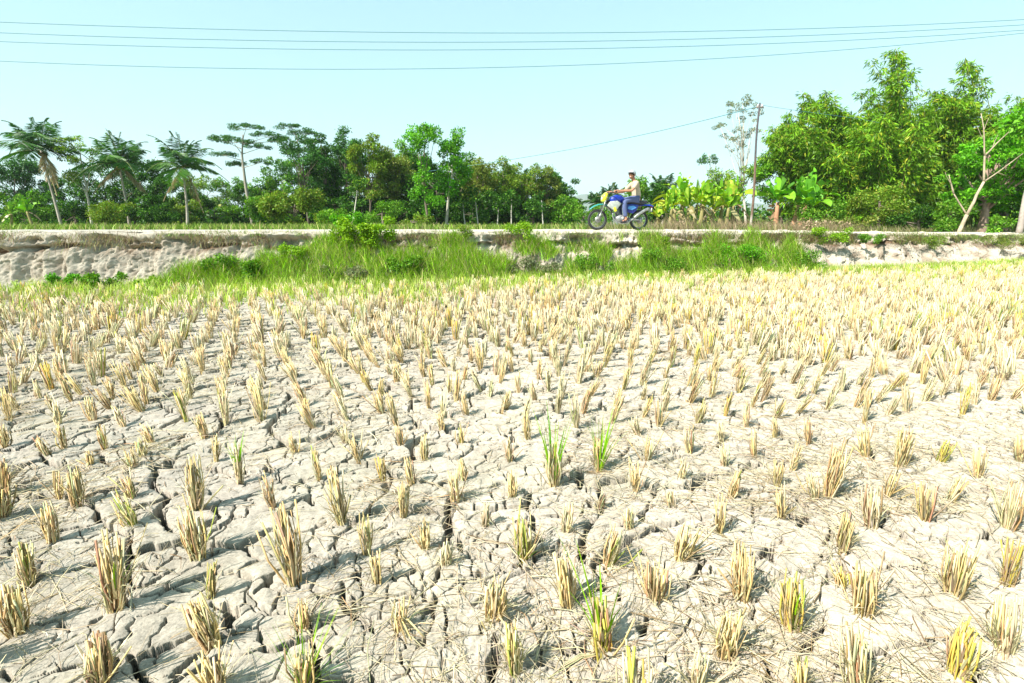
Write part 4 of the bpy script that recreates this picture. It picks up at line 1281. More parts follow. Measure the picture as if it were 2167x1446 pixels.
tree("broadleaf_tree", "olive tree where the cable passes over the sloping wood", 1065, 333, 90, 430, 1066, 52, "olive", 0.24, 1.0, group=G_W)
tree("broadleaf_tree", "yellowish olive tree in the middle of the sloping wood", 1115, 338, 90, 440, 1116, 54, "olive", 0.24, 1.0, group=G_W)
tree("broadleaf_tree", "brownish tree at the end of the sloping wood", 1158, 352, 76, 450, 1160, 56, "brown", 0.25, 1.0, group=G_W)
for px_, lb in ((1000, "dark thin-trunked tree at the left of the shaded wood edge"), (1060, "dark thin-trunked tree under the cable in the shaded wood"),
                (1120, "dark thin-trunked tree near the right of the shaded wood"), (1175, "dark thin-trunked tree at the right end of the shaded wood")):
    tree("broadleaf_tree", lb, px_, 385, 92, 468, px_ + 6, 57, "dark", 0.28, 1.05, group=G_W, shape="block")
tree("broadleaf_tree", "dark green tree with jagged flat layers just left of the hill gap", 1200, 366, 72, 478, 1208, 60, "blue", 0.26, 0.85, group=G_W, flat=0.4, gap=.7)
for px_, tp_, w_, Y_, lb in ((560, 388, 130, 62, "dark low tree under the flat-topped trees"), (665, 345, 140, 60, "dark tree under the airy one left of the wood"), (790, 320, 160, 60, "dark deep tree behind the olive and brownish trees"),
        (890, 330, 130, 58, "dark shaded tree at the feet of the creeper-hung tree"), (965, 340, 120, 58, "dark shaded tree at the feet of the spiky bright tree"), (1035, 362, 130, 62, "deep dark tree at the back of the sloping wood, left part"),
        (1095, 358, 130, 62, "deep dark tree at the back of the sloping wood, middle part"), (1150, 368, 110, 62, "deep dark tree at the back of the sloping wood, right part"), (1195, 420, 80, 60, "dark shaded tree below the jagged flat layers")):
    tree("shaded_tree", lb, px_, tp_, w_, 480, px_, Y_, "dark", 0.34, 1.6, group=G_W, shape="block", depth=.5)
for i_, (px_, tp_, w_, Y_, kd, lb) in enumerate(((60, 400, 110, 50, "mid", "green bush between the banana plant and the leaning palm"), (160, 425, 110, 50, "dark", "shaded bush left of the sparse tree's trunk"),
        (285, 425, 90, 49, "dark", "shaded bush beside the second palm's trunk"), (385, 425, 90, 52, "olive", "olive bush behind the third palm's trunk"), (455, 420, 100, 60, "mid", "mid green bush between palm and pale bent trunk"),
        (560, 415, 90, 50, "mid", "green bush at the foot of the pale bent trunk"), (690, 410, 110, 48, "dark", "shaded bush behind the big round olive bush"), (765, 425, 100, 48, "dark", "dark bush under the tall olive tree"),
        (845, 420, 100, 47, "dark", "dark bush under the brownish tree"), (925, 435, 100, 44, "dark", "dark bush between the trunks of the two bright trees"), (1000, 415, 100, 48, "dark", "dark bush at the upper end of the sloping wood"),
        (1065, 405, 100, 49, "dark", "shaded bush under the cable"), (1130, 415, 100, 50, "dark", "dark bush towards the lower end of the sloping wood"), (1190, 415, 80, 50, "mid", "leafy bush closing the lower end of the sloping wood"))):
    tree("understory_bush", lb, px_, tp_, w_, 482, px_, Y_, kd, 0.26, 1.15, group="bushes filling the foot of the wood", shape="block", cat="bush", depth=.5)  # dark kinds put the shade of the wood's recesses into the leaf colour
# thin pale trunks in the shade of the wood
for i_, (px_, tp_, lb) in enumerate(((745, 400, "pale thin trunk with a drooping palm-like top in the shaded wood"), (985, 430, "short pale trunk right of the bright green trees"), (1012, 420, "thin grey trunk in the shaded wood"),
                      (1052, 440, "thin grey trunk under the olive tree by the cable"), (1082, 415, "slanting grey trunk in the shaded wood"), (1150, 425, "thin grey trunk near the right end of the wood"))):
    b_ = base_at(px_, 44); t_ = at(px_ + rng.uniform(-8, 12), tp_, 44)
    r_ = empty("thin_tree", b_, lb, "tree", "thin trunks in the shade of the wood")
    mt = MB(); limb(mt, b_, t_, 0.07, 0.04, 0.05, 7, 6, (0.48, 0.45, 0.38)); mt.build("trunk", M["bark"], r_)
    mc = MB()
    for q_ in range(5): crown_leaves(mc, t_ + rng.normal(0, .5, 3), 0.5, 90, 0.22, GREENS["dark"], .6)
    mc.build("crown", M["leaf"], r_)
tree("bush", "big round olive bush in front of the wood", 625, 400, 165, 480, 620, 37, "olive", 0.20, 1.25, cat="bush", depth=.6)
tree("bush", "small green bush right of the big round olive bush", 715, 440, 90, 482, 715, 36, "mid", 0.18, 1.1, cat="bush")
tree("bush", "low bright bush with pale leaves before the shaded wood", 810, 425, 80, 478, 810, 37, "mid", 0.18, 0.8, cat="bush")
tree("bush", "dark low bush under the bright green trees", 870, 455, 90, 484, 870, 36, "olive", 0.18, 1.0, cat="bush")
tree("bush", "low bush between hill gap and wood", 1235, 440, 60, 482, 1235, 40, "mid", 0.18, 1.0, cat="bush")
banana("small bright banana plant at the far left edge", 72, 410, 40, 7, GREENS["bright"], -0.1)
banana("small banana plant half hidden at the left edge of the photo", 25, 420, 41, 7, GREENS["mid"], 0.1)

# --- behind the rider
palm("small dark palm just left of the rider's head", 1290, 1293, 425, 50, 2.6, 13, 0.12, old=0, col=GREENS["blue"], seed=.3)
palm("small dark palm with stiff fronds right of the rider", 1402, 1400, 408, 50, 3.0, 14, 0.12, old=0, col=GREENS["blue"], seed=1.9)
palm("low dark palm showing left of the motorcycle's front", 1270, 1262, 432, 54, 2.2, 12, 0.12, old=0, col=GREENS["blue"], seed=2.9)
tree("broadleaf_tree", "round green tree directly behind the rider's back", 1352, 358, 80, 470, 1352, 44, "mid", 0.22, 1.15, group=G_W)
tree("broadleaf_tree", "dark shaded tree between the rider and the yellow banana plants", 1388, 392, 56, 478, 1388, 42, "dark", 0.22, 1.2, group=G_W)
tree("bush", "green bush behind the motorcycle's front wheel", 1270, 440, 60, 482, 1275, 36, "mid", 0.16, 1.0, cat="bush")
YB = [(0.22, 0.40, 0.02), (0.14, 0.32, 0.015), (0.33, 0.40, 0.04)]
for bx_, tp_, Y_, ln_, lb in ((1392, 430, 28, -.05, "small yellow-green banana plant touching the motorcycle's rear"), (1416, 392, 29, .03, "yellow-green banana plant with arched top leaf"),
        (1440, 362, 30, .0, "tallest yellow-green banana plant right of the rider"), (1466, 376, 29, .05, "yellow-green banana plant with brown hanging leaves"),
        (1492, 385, 31, -.04, "banana plant half hidden in dry brush"), (1520, 372, 31, .05, "banana plant with yellow upright leaves left of the wooden pole"),
        (1548, 368, 32, .0, "banana plant just left of the wooden pole"), (1404, 412, 27.5, .06, "low banana plant in front of the arched-leaf one"),
        (1428, 385, 31, -.05, "banana plant squeezed between the arched-leaf one and the tallest one"), (1453, 390, 28, .0, "banana plant with upright lime leaves in front of the tallest one"),
        (1480, 370, 33, .04, "banana plant at the back behind the brown hanging leaves"), (1508, 395, 29, -.03, "low banana plant standing in dry brush, second left of the pole"),
        (1535, 388, 29, .03, "low banana plant standing in dry brush, nearest the pole on its left")):
    banana(lb, bx_, tp_, Y_, 12, YB, ln_)
for bx_, tp_, Y_, ln_, lb in ((1640, 362, 29, .0, "bright green banana plant just right of the wooden pole"), (1675, 374, 28.5, .08, "banana plant with reddish stem, left of the three close stems"),
        (1690, 358, 28, .10, "tall banana plant with the broadest bright leaves"), (1702, 384, 27.5, .12, "banana plant with a yellow leaf pointing right")):
    banana(lb, bx_, tp_, Y_, 11, GREENS["bright"], ln_, stem_c=(0.50, 0.26, 0.15), width=1.2)

# --- right hand side
tree("sparse_tree", "nearly bare grey-leaved tree behind the wooden pole", 1562, 192, 110, 330, 1580, 52, "pale", 0.16, 0.42, clumps=46, trunk=(0.14, (0.55, 0.50, 0.43)), gap=1.2, flat=.5)
tree("sparse_tree", "small isolated leafy tree top left of the nearly bare one", 1500, 310, 55, 350, 1508, 56, "blue", 0.2, 0.8, clumps=7, trunk=(0.08, (0.4, 0.36, 0.3)), gap=1)
tree("broadleaf_tree", "olive low tree behind the banana plants left of the pole", 1560, 345, 150, 440, 1560, 46, "olive", 0.22, 0.9, group=G_W)
tree("broadleaf_tree", "dark green tree with clustered round top right of the pole", 1690, 190, 95, 380, 1690, 40, "dark", 0.24, 1.0, clumps=26, group=G_W, gap=.6)
tree("broadleaf_tree", "mid green tree below the clustered dark one", 1650, 300, 100, 440, 1655, 39, "mid", 0.22, 1.1, group=G_W)
tree("broadleaf_tree", "dark tree in the shade behind the bright banana plants", 1740, 340, 130, 478, 1740, 38, "dark", 0.24, 1.2, group=G_W, shape="block")
bamboo("bamboo clump with orange-tinged feathery left shoulder", 1765, 172, 210, 1790, 35, nc=38, dens=1.1)
bamboo("bamboo clump with the tallest pointed plume", 1893, 118, 150, 1885, 35.5, nc=26, plume=4)
bamboo("bamboo clump hanging low over the dry brush", 1850, 250, 200, 1850, 33, nc=30)
bamboo("bamboo clump with a broad drooping crest near the right edge", 2075, 128, 170, 2050, 36, nc=28, plume=3)
bamboo("bamboo clump between the two crests", 1985, 178, 130, 1985, 37, "bamboo", nc=26)
bamboo("bamboo clump reaching left towards the wooden pole", 1705, 235, 130, 1710, 37, nc=22)
bamboo("bamboo clump behind the bare forked tree", 2025, 205, 120, 2020, 39, nc=22)
bamboo("bamboo clump filling the hollow over the dark shade", 1920, 230, 170, 1925, 34.5, nc=30)
bamboo("bamboo clump leaning out at the right edge of the photo", 2170, 190, 130, 2160, 34, nc=24)
tree("broadleaf_tree", "dark-leaved tree put in for the near-black shade right of the bamboo", 1960, 330, 130, 485, 1960, 37, "dark", 0.26, 1.3, group=G_W, shape="block")  # dark leaf colour stands in for the shaded underside here
tree("broadleaf_tree", "dark tree closing the gap under the bamboo", 1850, 380, 160, 485, 1850, 38, "dark", 0.26, 1.3, group=G_W, shape="block")
tree("broadleaf_tree", "bright green leafy tree with brown trunk at the right edge", 2110, 270, 210, 465, 2078, 26, "bright", 0.20, 1.3, clumps=64, trunk=(0.24, (0.30, 0.21, 0.16)), group=G_W, flat=.45)
tree("broadleaf_tree", "dark tree behind the bright green one at the right edge", 2130, 330, 200, 484, 2130, 32, "dark", 0.25, 1.2, group=G_W, shape="block")
for cx_, tp_, w_, bt_, Y_, kd, lb in ((1760, 420, 130, 486, 27, "mid", "low green bush right of the banana stems"), (1860, 385, 120, 486, 29, "olive", "olive bush mound under the bamboo"),
        (1800, 455, 130, 488, 26, "brown", "dry brownish scrub in front of the bamboo"), (1945, 440, 110, 488, 27, "dark", "dark bush at the foot of the bamboo"),
        (2010, 420, 70, 488, 25, "mid", "green bush left of the bare forked tree"), (2110, 455, 60, 490, 23, "mid", "small leafy plant between the two right-hand trunks")):
    tree("bush", lb, cx_, tp_, w_, bt_, cx_, Y_, kd, 0.15, 1.0, cat="bush")
# bare forked tree
b_ = base_at(2028, 22.5)
r_ = empty("bare_tree", b_, "pale leafless tree forking low down at the right", "tree")
mt = MB(); q0 = at(2046, 455, 22.5); tc = (0.36, 0.29, 0.20)
limb(mt, b_, q0, 0.085, 0.07, 0.03, 6, 8, tc)
p = limb(mt, q0, at(2082, 385, 22.5), 0.06, 0.05, 0.05, 6, 8, tc)
q1 = at(2082, 385, 22.5)
limb(mt, q1, at(2084, 330, 22.6), 0.045, 0.035, 0.04, 6, 7, tc)
limb(mt, at(2084, 330, 22.6), at(2076, 240, 22.8), 0.035, 0.014, 0.04, 8, 6, tc)
limb(mt, at(2084, 330, 22.6), at(2140, 275, 22.2), 0.04, 0.012, 0.06, 7, 5, tc)
limb(mt, q1, at(2125, 355, 22.3), 0.035, 0.02, 0.06, 6, 6, tc); limb(mt, at(2125, 355, 22.3), at(2165, 325, 22.1), 0.03, 0.012, 0.06, 6, 5, tc)
limb(mt, q0, at(2018, 410, 22.8), 0.035, 0.025, 0.05, 6, 6, tc); limb(mt, at(2018, 410, 22.8), at(2008, 370, 22.9), 0.04, 0.015, 0.06, 6, 5, tc)
for a_, b2 in (((2084, 300), (2068, 268)), ((2110, 365), (2130, 372)), ((2080, 280), (2092, 250)), ((2012, 390), (2000, 365)), ((2100, 312), (2112, 285))):
    limb(mt, at(*a_, 22.7), at(*b2, 22.7), 0.022, 0.007, 0.08, 5, 4, tc)
mt.build("trunk", M["bark"], r_)
b_ = base_at(2158, 22.0)
r_ = empty("broadleaf_tree", b_, "thick pale trunk cut by the right edge of the photo", "tree")
mt = MB(); limb(mt, b_, at(2180, 380, 22), 0.12, 0.09, 0.04, 8, 10, (0.36, 0.30, 0.26)); limb(mt, at(2180, 380, 22), at(2210, 290, 22), 0.11, 0.06, 0.04, 8, 8, (0.36, 0.30, 0.26))
mt.build("trunk", M["bark"], r_)
mc = MB()
for q_ in range(12): crown_leaves(mc, at(2210 + rng.uniform(-40, 80), 290 + rng.uniform(-70, 60), 22) + [0, rng.uniform(-1, 1), 0], 0.75, 420, 0.2, GREENS["bright"], .6)
mc.build("crown", M["leaf"], r_)

# --- undergrowth, brush and grass beyond the road (nobody could count it)
def band(name, lab, x0, x1, o0, o1, N, hmin, hmax, cols, thr, seed, wd=0.02, mat="grass", lean=0.4, seg=2):
    mb = MB(); xs = rng.uniform(x0, x1, N); oo = rng.uniform(o0, o1, N)
    k = fbm(xs * 0.5, oo * 0.5, seed, 3) > thr
    xs, oo = xs[k], oo[k]
    zs = np.interp(oo, [5.3, 60], [0, -0.07]) + top_z(xs) - 0.06
    ci = rng.integers(0, len(cols), len(xs))
    hh = 0.6 + 0.8 * vnoise(xs * 0.9, oo * 0.9, seed + 4)
    grass_patch(mb, xs, yb(xs) + oo, zs, hmin, hmax, np.array(cols)[ci], wd, lean, 0.3, seg)
    return tag(mb.build(name, M[mat]), lab, kind="stuff")
band("verge_grass", "green grass strip beyond the road on the left", -34, 3, 5.7, 34, 42000, 0.10, 0.38, [(0.20, 0.32, 0.05), (0.28, 0.36, 0.07), (0.14, 0.24, 0.03), (0.38, 0.34, 0.14)], 0.38, 400, 0.035)
band("verge_undergrowth", "tangled undergrowth at the foot of the right-hand trees", 3, 34, 5.9, 16, 24000, 0.12, 0.5, [(0.20, 0.26, 0.05), (0.34, 0.28, 0.14), (0.42, 0.34, 0.22), (0.12, 0.18, 0.03)], 0.42, 410, 0.02)
mb = MB(); N = 4200
xx = rng.uniform(at(1375, 480, 24)[0], at(1740, 480, 27)[0], N); yy_ = yb(xx) + rng.uniform(6.0, 11, N)
k = fbm(xx * 0.9, yy_ * 0.6, 420, 3) > 0.40
xx, yy_ = xx[k], yy_[k]
grass_patch(mb, xx, yy_, top_z(xx) - 0.06, 0.2, 0.75, [(0.34, 0.24, 0.15)], 0.010, 0.35, 0.35, 3)
tag(mb.build("dry_brush", M["grass"]), "reddish-brown dry brush under the banana plants", kind="stuff")
mb = MB()
for k in range(7):
    x = at(1375 + 370 * rng.uniform(), 480, 26)[0]; y = yb(np.array(x)) + rng.uniform(6.5, 10)
    crown_leaves(mb, np.array([x, float(y), 1.25 + rng.uniform(0, .2)]), rng.uniform(.25, .45), 110, 0.13, [(0.40, 0.30, 0.20), (0.32, 0.25, 0.14), (0.2, 0.24, 0.08)], .6)
tag(mb.build("dry_scrub", M["leaf"]), "low leafy dry scrub among the banana stems", kind="stuff")
mb = MB()
for k in range(900):
    y = rng.uniform(66, 120); x = rng.uniform(-1.15, 1.15) * y
    if -3 < x / y * 100 - 16 < 7: continue
    crown_leaves(mb, np.array([x, y, 1.2 + rng.uniform(0, 2.2)]), rng.uniform(1.2, 2.2), 80, 0.6, GREENS["dark"] if k % 3 else GREENS["olive"], .6)
tag(mb.build("far_wood", M["leaf"]), "dark mass of the far wood seen between the trunks", kind="stuff")

# --- the green growth on the bank
def bank_pt(x, f):
    """a point on the bank face; f 0 foot .. 1 lip"""
    o = np.interp(f, [0, 0.9, 1, 1.3], [0.0, 0.78, 0.95, 1.5]); return yb(x) + o - 0.02, np.interp(f, [0, 0.9, 1, 1.3], [0, .82, .93, .985]) * top_z(x)
mb = MB(); N = 72000
xs = rng.uniform(-9.5, 11.5, N)
pxx, _ = pix(xs, yb(xs), 0.5)
env = np.interp(pxx, [330, 370, 480, 560, 640, 700, 760, 830, 950, 1060, 1150, 1300, 1450, 1560, 1700, 1745],
                     [0.0, 0.5, 0.6, 0.68, 0.85, 0.7, 0.8, 0.62, 0.8, 0.45, 0.84, 0.82, 0.84, 0.9, 0.8, 0.0])
ff = rng.uniform(0, 1, N) ** 1.1 * env * (0.65 + 0.7 * vnoise(xs * 1.6, xs * 0 + 2, 431))
k = (fbm(xs * 2.2, ff * 4, 430, 3) > 0.40) & (env > 0.02)
xs, ff = xs[k], np.clip(ff[k], 0, 0.98); yy_, zz = bank_pt(xs, ff)
yy_ = yy_ - rng.exponential(0.14, len(xs)) * (1 - ff)
t = rng.uniform(0, 1, (len(xs), 1))
cg = np.where(t < 0.42, [[0.27, 0.46, 0.03]], np.where(t < 0.70, [[0.15, 0.32, 0.02]], np.where(t < 0.86, [[0.38, 0.42, 0.09]], [[0.48, 0.38, 0.20]])))
grass_patch(mb, xs, yy_, zz - 0.05, 0.10, 0.44, cg, 0.010, 0.6, 0.4)
tag(mb.build("bank_grass", M["grass"]), "lush green grass growing up the face of the bank", kind="stuff")
# patches on the bare right part and along the lip
mb = MB()
for x0, x1, f0, f1, N, hmx in ((-11, -6.3, 0.0, 0.10, 2600, 0.3), (9.5, 22, 0.0, 0.12, 5200, 0.25), (7, 22, 0.75, 1.05, 3200, 0.16), (-13, 22, 0.95, 1.3, 7000, 0.13)):
    xs = rng.uniform(x0, x1, N); ff = rng.uniform(f0, f1, N)
    k = fbm(xs * 1.3, ff * 2, 440 + int(x1), 3) > 0.5
    xs, ff = xs[k], ff[k]; yy_, zz = bank_pt(xs, ff)
    t = rng.uniform(0, 1, (len(xs), 1))
    grass_patch(mb, xs, yy_ - (0.1 if f0 == 0 else 0), zz - 0.02, 0.06, hmx, np.where(t < .5, [[0.16, 0.26, 0.05]], [[0.32, 0.30, 0.14]]), 0.012, 0.7)
tag(mb.build("bank_turf", M["grass"]), "thin turf and dry grass in patches on the bare bank", kind="stuff")

# dead roots and dry grass hanging under the lip
mb = MB(); N = 15000
xs = rng.uniform(-13, 24, N); ff = rng.normal(0.86, 0.07, N)
k = fbm(xs * 1.1, ff * 2, 450, 4) > 0.50
xs, ff = xs[k], np.clip(ff[k], 0.5, 1.0); n = len(xs)
o_ = np.interp(ff, [0.6, 0.75, 0.84, 0.91, 1.0], [0.63, 0.76, 0.84, 0.95, 1.15])
bs = np.stack([xs, yb(xs) + o_ + 0.35 * 0 - 0.08 + rng.normal(0, .05, n), ff * top_z(xs) + 0.02], 1)
a = rng.uniform(0, 6.283, n); hg = rng.uniform(0, 1, (n, 1)) < 0.65
dr = np.where(hg, np.stack([np.cos(a) * .5, -0.5 - 0 * a, -0.7 + 0 * a], 1), np.stack([np.cos(a) * .6, -0.4 + 0 * a, 0.7 + 0 * a], 1))
blades(mb, bs, dr, np.stack([np.ones(n), np.sin(a) * .3, 0 * a], 1), np.stack([0 * a, 0 * a, -rng.uniform(0, .08, n)], 1), rng.uniform(0.05, 0.17, n), rng.uniform(.005, .012, n),
       np.where(rng.uniform(0, 1, (n, 1)) < .6, vary([0.13, 0.085, 0.04], n, .35), vary([0.16, 0.17, 0.05], n, .3)), 2)
tag(mb.build("hanging_roots", M["grass"]), "brown dead roots and dry grass hanging under the lip of the bank", kind="stuff")

def bank_bush(px_, top, bot, w, f, kind, lab, leaf=0.05, out=0.18, n=12, dens=1.0, name="bank_bush"):
    x = at(px_, (top + bot) / 2, 14.0)[0]
    for _ in range(4):
        y_, z_ = bank_pt(np.array(x), f); x = at(px_, (top + bot) / 2, float(y_))[0]
    y_, z_ = bank_pt(np.array(x), f); y_ = float(y_) - out
    zt = at(px_, top, y_)[2]; zb_ = at(px_, bot, y_)[2]; W_ = w * y_ / F
    root = empty(name, (x, y_ + out, zb_ + 0.02), lab, "bush", "bushes growing out of the bank")
    mc = MB(); ms = MB()
    for k in range(n):
        g = rng.uniform(-1.15, 1.15, 3)
        c = np.array([x + g[0] * W_ * 0.42, y_ + g[1] * 0.14, (zt + zb_) / 2 + g[2] * (zt - zb_) * 0.34])
        r = max(0.08, math.sqrt(W_ * (zt - zb_) / n) * 0.62)
        crown_leaves(mc, c, r, int(230 * dens), leaf, GREENS[kind], .8, 0.1, 0.6, 0.2)
        limb(ms, (x + g[0] * W_ * .1, y_ + out, zb_ + 0.05), c, 0.008, 0.003, 0.1, 4, 4, (0.3, 0.25, 0.16))
    ms.build("stems", M["bark"], root); mc.build("foliage", M["leaf"], root)
    return root
bank_bush(770, 460, 520, 135, 0.88, "lime", "largest leafy bush, spilling over the lip of the bank", 0.055, 0.15, 26)
bank_bush(735, 452, 480, 60, 1.0, "bright", "bright creeper on top of the largest bush", 0.05, -0.1, 8)
bank_bush(1100, 468, 512, 52, 0.92, "lime", "upright weed with pale flower heads on the lip, left of the motorcycle", 0.045, 0.05, 9, 0.7)
bank_bush(983, 478, 508, 26, 0.92, "olive", "small weed on the lip of the bank, right of the largest bush", 0.04, 0.05, 5, 0.7)
bank_bush(1390, 500, 520, 50, 0.86, "olive", "dark low weed under the lip below the motorcycle", 0.04, 0.08, 6)
bank_bush(1755, 484, 516, 70, 0.9, "lime", "yellow-green bush where the bare right bank begins", 0.045, 0.08, 11)
bank_bush(1822, 496, 512, 26, 0.9, "mid", "small dark tuft on the lip, first right of the yellow-green bush", 0.035, 0.03, 5)
bank_bush(1870, 498, 514, 34, 0.9, "mid", "small dark tuft on the lip, second right of the yellow-green bush", 0.035, 0.03, 5)
bank_bush(1975, 502, 524, 70, 0.86, "olive", "dull olive tuft high on the bare right bank", 0.035, 0.05, 8)
bank_bush(2120, 502, 530, 110, 0.84, "brown", "brown dry scrub near the right end of the bank", 0.035, 0.06, 12)
bank_bush(140, 578, 612, 60, 0.1, "bright", "bright green bush at the foot of the bare left bank", 0.05, 0.18, 10)
bank_bush(235, 580, 612, 70, 0.1, "mid", "dark green bush right of the bright one at the bank's foot", 0.05, 0.18, 10)
bank_bush(330, 590, 612, 50, 0.1, "lime", "small bush where the grassy part of the bank begins", 0.05, 0.15, 8)
bank_bush(500, 540, 600, 110, 0.3, "mid", "weedy bush with dark hollows, left part of the grassy bank", 0.05, 0.22, 18)
bank_bush(620, 520, 560, 60, 0.6, "lime", "lime-coloured bush below the lip, left of the largest bush", 0.045, 0.12, 8)
bank_bush(740, 560, 604, 100, 0.25, "pale", "pale speckled bush at the bank's foot below the largest bush", 0.045, 0.25, 16)
bank_bush(870, 545, 595, 90, 0.35, "mid", "green bush on the bank between two pale speckled ones", 0.05, 0.2, 14)
bank_bush(1130, 545, 590, 110, 0.35, "pale", "pale speckled bush on the bank left of the motorcycle", 0.045, 0.22, 16)
bank_bush(1250, 540, 590, 100, 0.35, "mid", "dense green bush on the bank below the motorcycle", 0.045, 0.22, 16)
bank_bush(1400, 530, 580, 120, 0.4, "mid", "dense green bush on the bank below the yellow banana plants", 0.045, 0.22, 16)
bank_bush(1560, 515, 575, 150, 0.5, "bright", "mound of fine bright grass and leaves below the wooden pole", 0.045, 0.22, 20)
bank_bush(1680, 525, 580, 90, 0.4, "mid", "last green bush at the right end of the grassy bank", 0.045, 0.2, 12)

# ------------------------------------------------------------------ pole and overhead lines
b_ = base_at(1587, 25.0)
r_ = empty("utility_pole", b_, "thin weathered wooden pole with dark top beside the banana plants", "pole")
mt = MB(); tp_ = at(1609, 218, 25.0); t = np.linspace(0, 1, 14)[:, None]
pp = b_ + (tp_ - b_) * t + np.array([0.05, 0, 0]) * np.sin(t * 6)
cc = np.where(t < 0.12, [[0.55, 0.52, 0.46]], np.where(t < 0.55, [[0.17, 0.11, 0.08]], [[0.09, 0.08, 0.085]]))
tube(mt, pp, np.linspace(0.06, 0.038, 14), 10, cc); mt.build("shaft", M["bark"], r_)
mt = MB()
for dx in (-0.10, 0.10):
    ellipsoid(mt, tp_ + [dx, 0, -0.12], (0.045, 0.045, 0.06), 8, 6, (0.5, 0.48, 0.45))
box(mt, tp_ + [0, 0, -0.18], (0.34, 0.05, 0.05), None, (0.25, 0.2, 0.18)); mt.build("insulator_bracket", M["bark"], r_)

M["wire"] = flat_mat("wire", (0.08, 0.22, 0.25), 0.6)
def wire(pts, lab, rad=0.0095, name="overhead_wire", grp="four overhead wires crossing the sky"):
    p = np.array(pts); n = len(p)
    s = np.concatenate([[0], np.cumsum(np.linalg.norm(np.diff(p, axis=0), axis=1))]); ss = np.linspace(0, s[-1], 60)
    # smooth curve through the points
    deg = min(3, n - 1)
    co = [np.polyfit(s, p[:, i], deg) for i in range(3)]
    q = np.stack([np.polyval(c, ss) for c in co], 1)
    mb = MB(); tube(mb, q, rad, 6)
    return tag(mb.build(name, M["wire"], None, origin=tuple(q[0])), lab, "overhead wire", grp)
def WY(px_): return 19 + 4.0 * (px_ / 2167)
for pts, lab in ((([-260, 38], [0, 44], [500, 62], [1100, 73], [1650, 62], [2167, 40], [2420, 27]), "topmost of the four overhead wires"),
                 (([-260, 60], [0, 67], [500, 83], [1000, 93], [1650, 77], [2167, 51], [2420, 37]), "second overhead wire from the top"),
                 (([-260, 79], [0, 86], [500, 101], [1000, 108], [1650, 92], [2167, 62], [2420, 46]), "third overhead wire from the top"),
                 (([-260, 118], [0, 127], [400, 141], [850, 149], [1400, 131], [2167, 68], [2420, 42]), "lowest overhead wire, meeting the others towards the right")):
    wire([at(a, b, WY(a)) for a, b in pts], lab)
wire([tp_ + [-0.1, 0, -0.1], at(1540, 245, 26.5), at(1400, 277, 31), at(1250, 307, 36), at(1110, 334, 41), at(1000, 350, 46), at(800, 375, 56), at(560, 398, 75)],
     "cable running down from the wooden pole to the wood", 0.016, grp="cables of the wooden pole")
wire([tp_ + [0.1, 0, -0.1], at(1700, 236, 26), at(1830, 254, 28), at(1860, 260, 29)], "cable running from the wooden pole into the bamboo", 0.008, grp="cables of the wooden pole")
# ------------------------------------------------------------------ motorcycle and rider
BY = 16.4
mid_ = at(1307.5, 487, BY)
bz = float(top_z(mid_[0])) + 0.005
YAW = R(11)
fw = np.array([-math.cos(YAW), -math.sin(YAW), 0]); lt = np.array([math.sin(YAW), -math.cos(YAW), 0])   # forward, towards the camera
o_rear = np.array([mid_[0], mid_[1], bz]) - fw * 0.68
Rm = np.stack([fw, lt, [0, 0, 1]], 1)             # columns: forward, lateral, up
def W(f, l, z):
    return o_rear + fw * f + lt * l + np.array([0, 0, z])
def WP(pts):
    return np.array([W(*p) for p in pts])
def curve(pts, n=24):
    pts = np.asarray(pts, float); s = np.linspace(0, 1, len(pts)); t = np.linspace(0, 1, n)
    t2 = [np.interp(t, s, pts[:, i]) for i in range(pts.shape[1])]
    q = np.stack(t2, 1)
    for _ in range(4):
        q[1:-1] = (q[:-2] + 2 * q[1:-1] + q[2:]) / 4
    return q
def slab(mb, outline, l0, l1, col=(1, 1, 1), bulge=0.0):
    """a closed side outline (f, z) given thickness from l0 to l1 with soft edges"""
    o = np.array(outline, float); c = o.mean(0); n = len(o)
    rings = []
    for l, k in ((l0, 0.90), (l0 + (l1 - l0) * .15, 1.0), (l1 - (l1 - l0) * .15, 1.0), (l1, 0.90)):
        rings.append(np.array([W(*(tuple([c[0] + (p[0] - c[0]) * k]) + (l,) + tuple([c[1] + (p[1] - c[1]) * k]))) for p in o]))
    v = np.concatenate(rings + [[W(c[0], l0 - bulge, c[1])], [W(c[0], l1 + bulge, c[1])]])
    q = [(i * n + k, i * n + (k + 1) % n, (i + 1) * n + (k + 1) % n, (i + 1) * n + k) for i in range(3) for k in range(n)]
    t = [(4 * n, (k + 1) % n, k) for k in range(n)] + [(4 * n + 1, 3 * n + k, 3 * n + (k + 1) % n) for k in range(n)]
    mb.add(v, q, t, col)
def torus(mb, f, z, r, m, l=0.0, seg=48, sides=8, col=(1, 1, 1), knob=0.0, lw=1.0):
    a = np.arange(seg) / seg * 2 * math.pi; b = np.arange(sides) / sides * 2 * math.pi
    v = []
    for i, x in enumerate(a):
        rr = m + (knob if i % 2 else 0)
        for y in b:
            v.append(W(f + (r + rr * math.cos(y)) * math.cos(x), l + m * lw * math.sin(y), z + (r + rr * math.cos(y)) * math.sin(x)))
    q = [(i * sides + k, i * sides + (k + 1) % sides, ((i + 1) % seg) * sides + (k + 1) % sides, ((i + 1) % seg) * sides + k) for i in range(seg) for k in range(sides)]
    mb.add(v, q, None, col)

